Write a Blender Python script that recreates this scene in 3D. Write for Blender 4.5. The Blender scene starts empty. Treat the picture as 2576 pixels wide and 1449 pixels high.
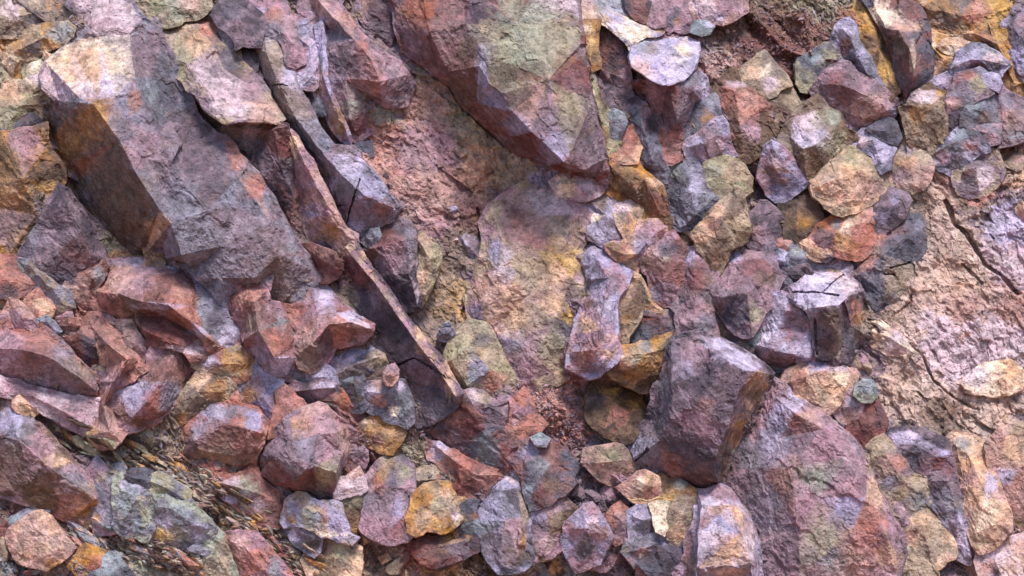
import bpy, math
import numpy as np
from mathutils import Vector, geometry

# ------------------------------------------------------------------ camera, sky, sun, exposure
sc = bpy.context.scene
CAMZ = 1.6
cam_d = bpy.data.cameras.new("camera"); cam = bpy.data.objects.new("camera", cam_d)
sc.collection.objects.link(cam); sc.camera = cam
cam.location = (0, 0, CAMZ); cam.rotation_euler = (math.radians(90), 0, 0)
cam_d.sensor_width = 36; cam_d.lens = 45; cam_d.clip_start = 0.05; cam_d.clip_end = 500
SUN_EL, SUN_AZ = math.radians(67), math.radians(152)      # azimuth clockwise from +Y: behind the camera
w = bpy.data.worlds.new("World"); sc.world = w; w.use_nodes = True
nt = w.node_tree; bg = nt.nodes["Background"]
sky = nt.nodes.new("ShaderNodeTexSky"); sky.sky_type = 'NISHITA'; sky.sun_disc = False
sky.sun_elevation = SUN_EL; sky.sun_rotation = SUN_AZ; sky.dust_density = 1.5; sky.ozone_density = 1.3
nt.links.new(sky.outputs[0], bg.inputs[0]); bg.inputs[1].default_value = 0.125
sd = bpy.data.lights.new("sun", 'SUN'); sun = bpy.data.objects.new("sun", sd); sc.collection.objects.link(sun)
sd.energy = 3.1; sd.angle = math.radians(18); sd.color = (1.0, 0.95, 0.89)
dv = Vector((math.sin(SUN_AZ)*math.cos(SUN_EL), math.cos(SUN_AZ)*math.cos(SUN_EL), math.sin(SUN_EL)))
sun.rotation_euler = dv.to_track_quat('Z', 'Y').to_euler()
sc.view_settings.view_transform = 'Standard'; sc.view_settings.look = 'None'
sc.view_settings.exposure = 0.72; sc.view_settings.gamma = 1.0

# ------------------------------------------------------------------ numpy noise
def _h(ix, iy, iz, s):
    x = (ix.astype(np.uint32)*np.uint32(73856093)) ^ (iy.astype(np.uint32)*np.uint32(19349663)) ^ (iz.astype(np.uint32)*np.uint32(83492791)) ^ np.uint32((s*2654435761) & 0xffffffff)
    x = (x ^ (x >> np.uint32(16)))*np.uint32(0x45d9f3b)
    x = (x ^ (x >> np.uint32(16)))*np.uint32(0x45d9f3b)
    return x ^ (x >> np.uint32(16))
def _u(h, k):
    h = h*np.uint32((2654435761+2*k*40503) & 0xffffffff | 1) + np.uint32(k*97)
    h = (h ^ (h >> np.uint32(15)))*np.uint32(0x2c1b3c6d)
    return ((h ^ (h >> np.uint32(12))) & np.uint32(0xffffff)).astype(np.float32)*np.float32(1/16777216.0)
def perlin(P, s=0):
    i = np.floor(P); f = (P - i).astype(np.float32); i = i.astype(np.int64)
    u = f*f*f*(f*(f*6-15)+10); r = 0
    for a in (0, 1):
        for b in (0, 1):
            for c in (0, 1):
                hh = _h(i[:, 0]+a, i[:, 1]+b, i[:, 2]+c, s)
                g = (_u(hh, 1)*2-1)*(f[:, 0]-a) + (_u(hh, 2)*2-1)*(f[:, 1]-b) + (_u(hh, 3)*2-1)*(f[:, 2]-c)
                r = r + g*(u[:, 0] if a else 1-u[:, 0])*(u[:, 1] if b else 1-u[:, 1])*(u[:, 2] if c else 1-u[:, 2])
    return r*1.3
def fbm(P, o=4, s=0, g=0.5):
    r = 0; a = 1.0
    for k in range(o):
        r = r + a*perlin(P*(2.03**k)+17.3*k, s+k); a *= g
    return r
def cells(P, s=0, K=np.float32(26)):
    """broken-rock noise: every Voronoi cell is its own tilted plane"""
    i = np.floor(P).astype(np.int64); f = (P - i).astype(np.float32)
    W = np.zeros(len(P), np.float32); val = np.zeros(len(P), np.float32)
    for a in (-1, 0, 1):
        for b in (-1, 0, 1):
            for c in (-1, 0, 1):
                hh = _h(i[:, 0]+a, i[:, 1]+b, i[:, 2]+c, s)
                dx = a+_u(hh, 1)-f[:, 0]; dy = b+_u(hh, 2)-f[:, 1]; dz = c+_u(hh, 3)-f[:, 2]
                wt = np.exp(-K*(dx*dx+dy*dy+dz*dz))
                W += wt; val += wt*(-((_u(hh, 4)*2-1)*dx+(_u(hh, 5)*2-1)*dy+(_u(hh, 6)*2-1)*dz)*1.25 + (_u(hh, 7)-np.float32(.5))*np.float32(.6))
    return val/np.maximum(W, 1e-20)
CA, SA = math.cos(math.radians(52)), math.sin(math.radians(52))
def aniso(P, st=1.7):
    a = (P[:, 0]*CA + P[:, 1]*SA)/st; b = -P[:, 0]*SA + P[:, 1]*CA
    return np.stack([a, b, P[:, 2]], 1)
def rough(P, amp=1.0, big=1.0, fine=1.0, mid=1.0):
    W = np.stack([fbm(P/45, 2, 11), fbm(P/45, 2, 21), fbm(P/45, 2, 31)], 1)
    Q = aniso(P + W*16)
    Wf = np.stack([perlin(P/11, 12), perlin(P/11, 22), perlin(P/11, 32)], 1)*4
    d = big*(cells(Q/95, 1, K=np.float32(70))*26) + mid*cells(Q/38, 2, K=np.float32(55))*10 + cells((Q+Wf)/15, 3)*3.2*fine + cells((P+Wf)/7.5, 4)*1.6*fine
    d += fbm(P/24, 3, 5)*2.6*mid + fbm(P/8, 2, 9)*1.1*fine
    return d*amp

# ------------------------------------------------------------------ view space (x, y as in a 2576 x 1449 frame, h towards the viewer) -> metres
D0, S, FO, LEAN = 5.0, 4.0/2576, 3220.0, 0.38
def world(P):
    rx = (P[:, 0]-1288)/FO; rz = (724.5-P[:, 1])/FO
    y = (D0 - S*P[:, 2])/(1-LEAN*rz)
    return np.stack([y*rx, y, y*rz+CAMZ], 1)

def hexc(s):
    v = np.array([int(s[i:i+2], 16) for i in (0, 2, 4)])/255.0
    return np.where(v <= .04045, v/12.92, ((v+.055)/1.055)**2.4)
PAL = {k: hexc(v) for k, v in dict(M='826b79', P='a07a88', L='9f94b4', G='7f7a8c', D='4e4250', R='80524f', K='aa6c60', O='b07a38',
     Y='c4964a', T='a68e78', N='6a5040', B='46362e', W='e6ccb4', E='96998a', S='585666', F='cc9f82', V='ccb0bc', H='b9a9c6', U='9d9478',
     Q='703836', Z='868e98', X='b88c84', J='877268', I='a05638', A='c6a596').items()}

# ------------------------------------------------------------------ material
def rock_material(name='weathered_rock'):
    m = bpy.data.materials.new(name); m.use_nodes = True; n = m.node_tree; n.nodes.clear(); L = n.links.new
    N = n.nodes.new
    out = N('ShaderNodeOutputMaterial'); b = N('ShaderNodeBsdfPrincipled'); L(b.outputs[0], out.inputs[0])
    b.inputs['Roughness'].default_value = .82
    b.inputs['Specular IOR Level'].default_value = .32
    at = N('ShaderNodeVertexColor'); at.layer_name = 'pigment'
    geo = N('ShaderNodeNewGeometry'); pos = geo.outputs['Position']
    def noise(sc_, det, ro=.6):
        t = N('ShaderNodeTexNoise'); t.inputs['Scale'].default_value = sc_; t.inputs['Detail'].default_value = det
        t.inputs['Roughness'].default_value = ro; L(pos, t.inputs['Vector']); return t
    def ramp(src, a, b_, c0, c1):
        r = N('ShaderNodeMapRange'); r.inputs[1].default_value = a; r.inputs[2].default_value = b_
        r.inputs[3].default_value = c0; r.inputs[4].default_value = c1; L(src, r.inputs[0]); return r.outputs[0]
    def mix(fac, a, b_, mode='MIX'):
        x = N('ShaderNodeMix'); x.data_type = 'RGBA'; x.blend_type = mode
        if hasattr(fac, 'links') or not isinstance(fac, float): L(fac, x.inputs[0])
        else: x.inputs[0].default_value = fac
        for s_, i in ((a, 6), (b_, 7)):
            if isinstance(s_, tuple): x.inputs[i].default_value = s_
            else: L(s_, x.inputs[i])
        return x.outputs[2]
    n1, n2, n3, n4 = noise(26, 5, .65), noise(120, 4, .7), noise(9, 4), noise(340, 2)
    c = at.outputs[0]
    g = N('ShaderNodeHueSaturation'); L(c, g.inputs['Color']); L(ramp(n1.outputs[0], .32, .68, .5, 1.45), g.inputs['Value'])
    L(ramp(n3.outputs[0], .3, .7, .72, 1.04), g.inputs['Saturation']); L(ramp(n3.outputs[1], .35, .65, .492, .508), g.inputs['Hue'])
    c = g.outputs[0]
    c = mix(ramp(n2.outputs[0], .54, .66, 0.0, .7), c, (.045, .030, .034, 1))       # dark mineral specks
    c = mix(ramp(n4.outputs[0], .66, .74, 0.0, .6), c, (.52, .44, .42, 1))          # pale grains
    dust = noise(4.3, 6, .7)
    c = mix(ramp(dust.outputs[0], .58, .74, 0.0, .12), c, (.30, .18, .11, 1))       # rusty dust
    L(c, b.inputs['Base Color'])
    add = N('ShaderNodeMath'); add.operation = 'MULTIPLY_ADD'; L(n1.outputs[0], add.inputs[0]); add.inputs[1].default_value = 1.6; L(n2.outputs[0], add.inputs[2])
    bu = N('ShaderNodeBump'); bu.inputs['Strength'].default_value = .9; bu.inputs['Distance'].default_value = .009
    L(add.outputs[0], bu.inputs['Height']); L(bu.outputs[0], b.inputs['Normal'])
    return m
MAT = rock_material()

# ------------------------------------------------------------------ meshes
def refine(V, F, Lmax, fine=None, it=9, lfun=None, tid=None):
    for _ in range(it):
        E = np.concatenate([F[:, [0, 1]], F[:, [1, 2]], F[:, [2, 0]]]); Es = np.sort(E, 1)
        key = Es[:, 0].astype(np.int64)*len(V)+Es[:, 1]
        uk, inv = np.unique(key, return_inverse=True)
        ue = np.stack([uk//len(V), uk % len(V)], 1)
        ln = np.linalg.norm(V[ue[:, 0]]-V[ue[:, 1]], axis=1)
        lim = Lmax
        if fine is not None:
            mid = (V[ue[:, 0]]+V[ue[:, 1]])/2; lim = np.where(fine(mid) < 9+ln*.5, 2.3, Lmax)
        if lfun is not None: lim = lfun((V[ue[:, 0]]+V[ue[:, 1]])/2, lim)
        mk = ln > lim
        if not mk.any(): break
        nid = np.full(len(uk), -1); nid[mk] = len(V)+np.arange(mk.sum())
        V = np.concatenate([V, (V[ue[mk, 0]]+V[ue[mk, 1]])/2])
        n = len(F); m = nid[inv]; m0, m1, m2 = m[:n], m[n:2*n], m[2*n:]
        cnt = (m0 >= 0).astype(int)+(m1 >= 0)+(m2 >= 0); out = [F[cnt == 0]]; to = [tid[cnt == 0]] if tid is not None else None
        a, b, c = F.T
        s = cnt == 3
        if s.any():
            A, B, C, p, q, r = a[s], b[s], c[s], m0[s], m1[s], m2[s]
            out += [np.stack(t, 1) for t in ((A, p, r), (p, B, q), (r, q, C), (p, q, r))]
            if to is not None: to += [tid[s]]*4
        for k in range(3):
            A, B, C = (a, b, c) if k == 0 else ((b, c, a) if k == 1 else (c, a, b))
            p, q, r = (m0, m1, m2) if k == 0 else ((m1, m2, m0) if k == 1 else (m2, m0, m1))
            s = (cnt == 1) & (p >= 0)
            if s.any():
                out += [np.stack((A[s], p[s], C[s]), 1), np.stack((p[s], B[s], C[s]), 1)]
                if to is not None: to += [tid[s]]*2
            s = (cnt == 2) & (p < 0)                       # BC and CA split
            if s.any():
                out += [np.stack(t, 1) for t in ((C[s], r[s], q[s]), (A[s], B[s], q[s]), (A[s], q[s], r[s]))]
                if to is not None: to += [tid[s]]*3
        F = np.concatenate(out)
        if to is not None: tid = np.concatenate(to)
    return (V, F) if tid is None else (V, F, tid)
def vnormals(V, F):
    n = np.cross(V[F[:, 1]]-V[F[:, 0]], V[F[:, 2]]-V[F[:, 0]]); vn = np.zeros_like(V)
    for k in range(3): np.add.at(vn, F[:, k], n)
    return vn/np.maximum(np.linalg.norm(vn, axis=1), 1e-9)[:, None]
def make_mesh(name, V, F, col, mat=MAT):
    me = bpy.data.meshes.new(name)
    me.vertices.add(len(V)); me.vertices.foreach_set('co', V.ravel().astype(np.float32))
    me.loops.add(len(F)*3); me.loops.foreach_set('vertex_index', F.ravel().astype(np.int32))
    me.polygons.add(len(F)); me.polygons.foreach_set('loop_start', (np.arange(len(F))*3).astype(np.int32))
    me.polygons.foreach_set('loop_total', np.full(len(F), 3, np.int32))
    me.update(calc_edges=True)
    me.polygons.foreach_set('use_smooth', np.ones(len(F), bool))
    ca = me.color_attributes.new('pigment', 'FLOAT_COLOR', 'POINT')
    c4 = np.concatenate([col, np.ones((len(V), 1))], 1); ca.data.foreach_set('color', c4.ravel().astype(np.float32))
    me.set_sharp_from_angle(angle=math.radians(24)); me.materials.append(mat); return me
def link(name, W, F, col, **props):
    c = W.mean(0); me = make_mesh(name, W-c, F, col)
    o = bpy.data.objects.new(name, me); o.location = c; sc.collection.objects.link(o)
    for k, v in props.items():
        if v: o[k] = v
    return o
def sstep(x, a, b):
    t = np.clip((x-a)/(b-a), 0, 1); return t*t*(3-2*t)
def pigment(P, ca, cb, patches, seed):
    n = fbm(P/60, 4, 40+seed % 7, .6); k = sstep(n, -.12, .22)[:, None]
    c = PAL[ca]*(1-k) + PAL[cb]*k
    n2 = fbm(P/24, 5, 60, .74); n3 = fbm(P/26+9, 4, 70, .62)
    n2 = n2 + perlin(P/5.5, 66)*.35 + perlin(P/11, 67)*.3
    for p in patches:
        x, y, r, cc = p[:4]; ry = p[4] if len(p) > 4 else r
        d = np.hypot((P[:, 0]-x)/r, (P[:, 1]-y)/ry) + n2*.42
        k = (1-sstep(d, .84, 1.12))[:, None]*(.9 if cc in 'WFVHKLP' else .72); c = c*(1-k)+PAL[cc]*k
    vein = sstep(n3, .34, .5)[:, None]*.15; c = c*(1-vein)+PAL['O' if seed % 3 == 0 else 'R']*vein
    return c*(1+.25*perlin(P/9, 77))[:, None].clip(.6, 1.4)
def segd(P, lines):
    d = np.full(len(P), 1e9)
    for l in lines:
        for (x0, y0), (x1, y1) in zip(l[:-1], l[1:]):
            ux, uy = x1-x0, y1-y0; t = np.clip(((P[:, 0]-x0)*ux+(P[:, 1]-y0)*uy)/(ux*ux+uy*uy+1e-9), 0, 1)
            d = np.minimum(d, np.hypot(P[:, 0]-x0-t*ux, P[:, 1]-y0-t*uy))
    return d
def pts(s): return [tuple(float(v) for v in p.split(',')) for p in s.split()]
def cut(V, P0, lines, wd, dep):
    if not lines: return V
    jit = np.stack([perlin(P0/7, 51), perlin(P0/7, 52)], 1)*2.2
    Q = P0.copy(); Q[:, :2] += jit; d = segd(Q, lines)
    w2 = wd*(.65+.9*np.abs(perlin(P0/40, 53)))
    V = V.copy(); V[:, 2] -= dep*(1-sstep(d, w2*.35, w2)); return V

# ------------------------------------------------------------------ the bedrock sheet
BASE_H = [(100,100,40),(60,300,30),(150,420,-10),(100,700,30),(60,900,10),(200,800,20),(300,560,0),(420,30,10),(560,60,0),(690,60,10),(700,400,10),(500,250,0),
 (900,60,10),(1050,260,30),(1000,420,40),(1150,400,30),(1280,430,10),(1230,480,20),(1120,560,20),(1150,700,0),(1080,760,-5),(1200,850,10),(1100,900,0),
 (1350,550,30),(1300,900,40),(1400,1000,60),(1350,1100,40),(1200,1000,10),(1500,1230,40),(1440,1180,40),(1580,1000,-20),(1640,1000,-40),(1540,1120,20),
 (1480,30,30),(1560,60,40),(1700,60,40),(1900,60,50),(2050,60,50),(2000,150,60),(1990,240,40),(1900,450,20),(1800,600,-20),(1650,700,0),(1800,880,0),(1560,800,-10),
 (2200,100,20),(2400,60,60),(2480,120,60),(2520,240,30),(2280,320,10),(2350,430,50),(2500,450,60),(2300,500,60),(2400,650,70),(2540,600,80),(2300,800,60),
 (2450,800,70),(2560,860,70),(2400,900,60),(2250,950,50),(2350,1050,40),(2480,1050,50),(2250,1200,0),(2350,1380,10),(2500,1400,20),(2570,1250,40),
 (1700,1300,-10),(1600,1400,20),(1730,1440,-10),(1450,1380,20),(1350,1420,10),(1200,1420,40),(1050,1420,60),(950,1400,60),(900,1100,50),(960,1080,60),(850,1350,10),
 (760,1300,0),(600,1300,50),(450,1150,50),(300,1120,60),(150,1050,30),(100,1280,50),(250,1380,50),(400,1400,50),(550,1420,50),(700,1440,40),(560,1000,10),(420,880,0),(760,960,0),(880,1000,10)]
def smoothzone(x, y):
    return sum(np.exp(-(((x-a)/c)**2+((y-b)/d)**2)**2) for a, b, c, d in [(2400, 790, 240, 340), (1140, 400, 200, 270), (1110, 740, 110, 150)])
FOLLOW = None; GW, GH, GS = 440, 250, 6
BH = np.array(BASE_H, float)
def base_h(x, y):
    P = np.stack([x, y, np.zeros_like(x)], 1); num = np.zeros(len(x)); den = np.zeros(len(x))+1e-12
    for bx, by, bh in BH:
        q = np.exp(-((x-bx)**2+(y-by)**2)/(2*75.0**2)); num += q*bh; den += q
    far = sstep(np.maximum(np.maximum(-80-x, x-2656), np.maximum(-80-y, y-1530)), 0, 120)
    h = np.where(den > 1e-6, num/den, 20.0); h = np.clip(h, -50, 90)
    h = h*(1-far) + far*(25+60*perlin(P/260, 3))
    if FOLLOW is not None:
        gi = np.clip(y/GS, 0, GH-1.001); gj = np.clip(x/GS, 0, GW-1.001); i0 = gi.astype(int); j0 = gj.astype(int); a = gi-i0; b = gj-j0
        bl = lambda M: (M[i0, j0]*(1-a)*(1-b)+M[i0+1, j0]*a*(1-b)+M[i0, j0+1]*(1-a)*b+M[i0+1, j0+1]*a*b)
        wgt = np.clip(bl(FOLLOW[1])*1.6, 0, .85)*(1-far)*(1-np.clip(smoothzone(x, y), 0, 1)); h = h*(1-wgt) + wgt*(.15*h + .85*(bl(FOLLOW[0])-16))
    return h + fbm(P/150, 2, 8)*14 - 6

# patches of mineral colour on the bedrock sheet: x, y, radius, colour
BASE_P = [(60,60,110,'J'),(90,170,100,'T'),(30,100,45,'O'),(120,130,40,'F'),(20,210,60,'U'),(60,250,60,'T'),(100,300,50,'N'),(80,40,30,'S'),
 (30,560,90,'N'),(100,760,140,'K'),(250,640,60,'U'),(330,650,80,'O',25),(430,880,60,'N'),(520,930,50,'N'),
 (1130,330,110,'J'),(1080,280,70,'X'),(1180,300,60,'U'),(1040,350,60,'X'),(970,290,30,'E'),(990,340,40,'E'),(970,400,90,'K'),(1090,420,110,'P'),(1230,360,90,'T'),(1210,430,60,'F'),(940,440,70,'X'),
 (1300,440,60,'T'),(1150,520,110,'R'),(1080,560,60,'P'),(1150,640,70,'J'),(1150,740,60,'Y',35),(1090,720,60,'T'),(1130,790,60,'Y',25),(1100,820,60,'J'),
 (1180,880,70,'T'),(1300,900,70,'M'),(1340,980,60,'P'),(1440,930,60,'P'),(1400,1030,90,'K'),(1340,1100,80,'R'),(1430,1090,60,'K'),(1480,1190,80,'M'),(1500,1250,80,'D'),
 (1550,1180,50,'P'),(1470,470,35,'V'),(1380,470,50,'L'),(1560,1000,60,'N'),(1600,950,60,'B'),(1640,1020,50,'B'),
 (1600,30,60,'R'),(1700,40,90,'P'),(1850,60,70,'N'),(1950,50,110,'N'),(2060,40,100,'U'),(2130,60,40,'I'),(1900,150,70,'R'),(1990,130,110,'Q'),(2050,110,60,'R'),(1980,240,70,'Q'),
 (2000,190,80,'R'),(1810,180,50,'X'),(2200,80,50,'O',100),(2250,200,40,'O'),(2330,60,60,'N'),(2400,60,80,'O'),(2480,60,70,'Y'),(2410,40,30,'S'),(2550,10,50,'Y'),(2440,110,60,'T'),(2530,200,60,'O'),
 (2300,330,50,'T'),(2270,400,50,'N'),(2400,330,50,'N'),(2350,470,70,'A'),(2450,450,70,'K'),(2300,520,60,'J'),(2560,420,50,'F'),
 (2380,640,120,'A'),(2340,760,110,'A'),(2440,760,130,'X'),(2450,850,110,'X'),(2340,860,80,'V'),(2300,960,90,'A'),(2400,930,90,'V'),(2540,650,80,'V'),(2540,560,60,'H'),(2530,790,80,'X'),(2480,1000,90,'A'),(2420,1180,80,'A'),(2540,1250,60,'A'),(2480,1420,60,'X'),
 (2300,1000,90,'A'),(2380,1060,60,'N'),(2500,900,100,'V'),(2440,690,60,'A'),(2400,1080,60,'J'),(2500,1070,80,'A'),(2350,700,50,'A'),(2270,850,60,'A'),
 (930,1080,90,'R'),(900,1160,80,'Q'),(870,1080,60,'R'),(960,1040,60,'I'),(990,1400,100,'T'),(1080,1400,80,'K'),(1150,1420,90,'O'),(1230,1420,90,'B'),(1300,1380,60,'O'),
 (1360,1380,60,'T'),(1420,1430,60,'Z'),(1030,1170,60,'U'),(1070,1210,50,'T'),(880,1400,60,'R'),
 (330,1140,90,'U'),(250,1090,70,'B'),(330,1110,40,'Z'),(180,1080,60,'Y',25),(120,1060,60,'N'),(100,1280,90,'N'),(60,1240,60,'R'),(30,1400,50,'Z'),(300,1400,90,'T'),(420,1400,90,'E'),
 (560,1310,100,'T'),(500,1240,90,'K'),(600,1400,90,'T'),(700,1400,60,'N'),(520,1370,40,'E'),(270,1370,50,'K'),(640,1330,70,'N'),(760,1420,60,'N'),(430,1180,60,'T'),(1000,560,60,'P'),(1060,500,80,'X')]
BASE_C = ["2379,506 2403,566 2439,600 2480,667 2520,693 2560,740","2185,804 2215,814 2265,844 2319,894 2349,958 2380,985 2418,1012 2460,1030","2292,744 2289,760 2255,790",
 "2420,665 2470,712","2455,975 2500,965 2576,960","1040,150 1131,218 1165,272 1285,382","1310,840 1290,900 1270,960",
 "1202,523 1208,563 1205,647 1188,720 1160,800","2533,1290 2576,1345","1330,540 1380,590 1400,640"]
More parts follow.
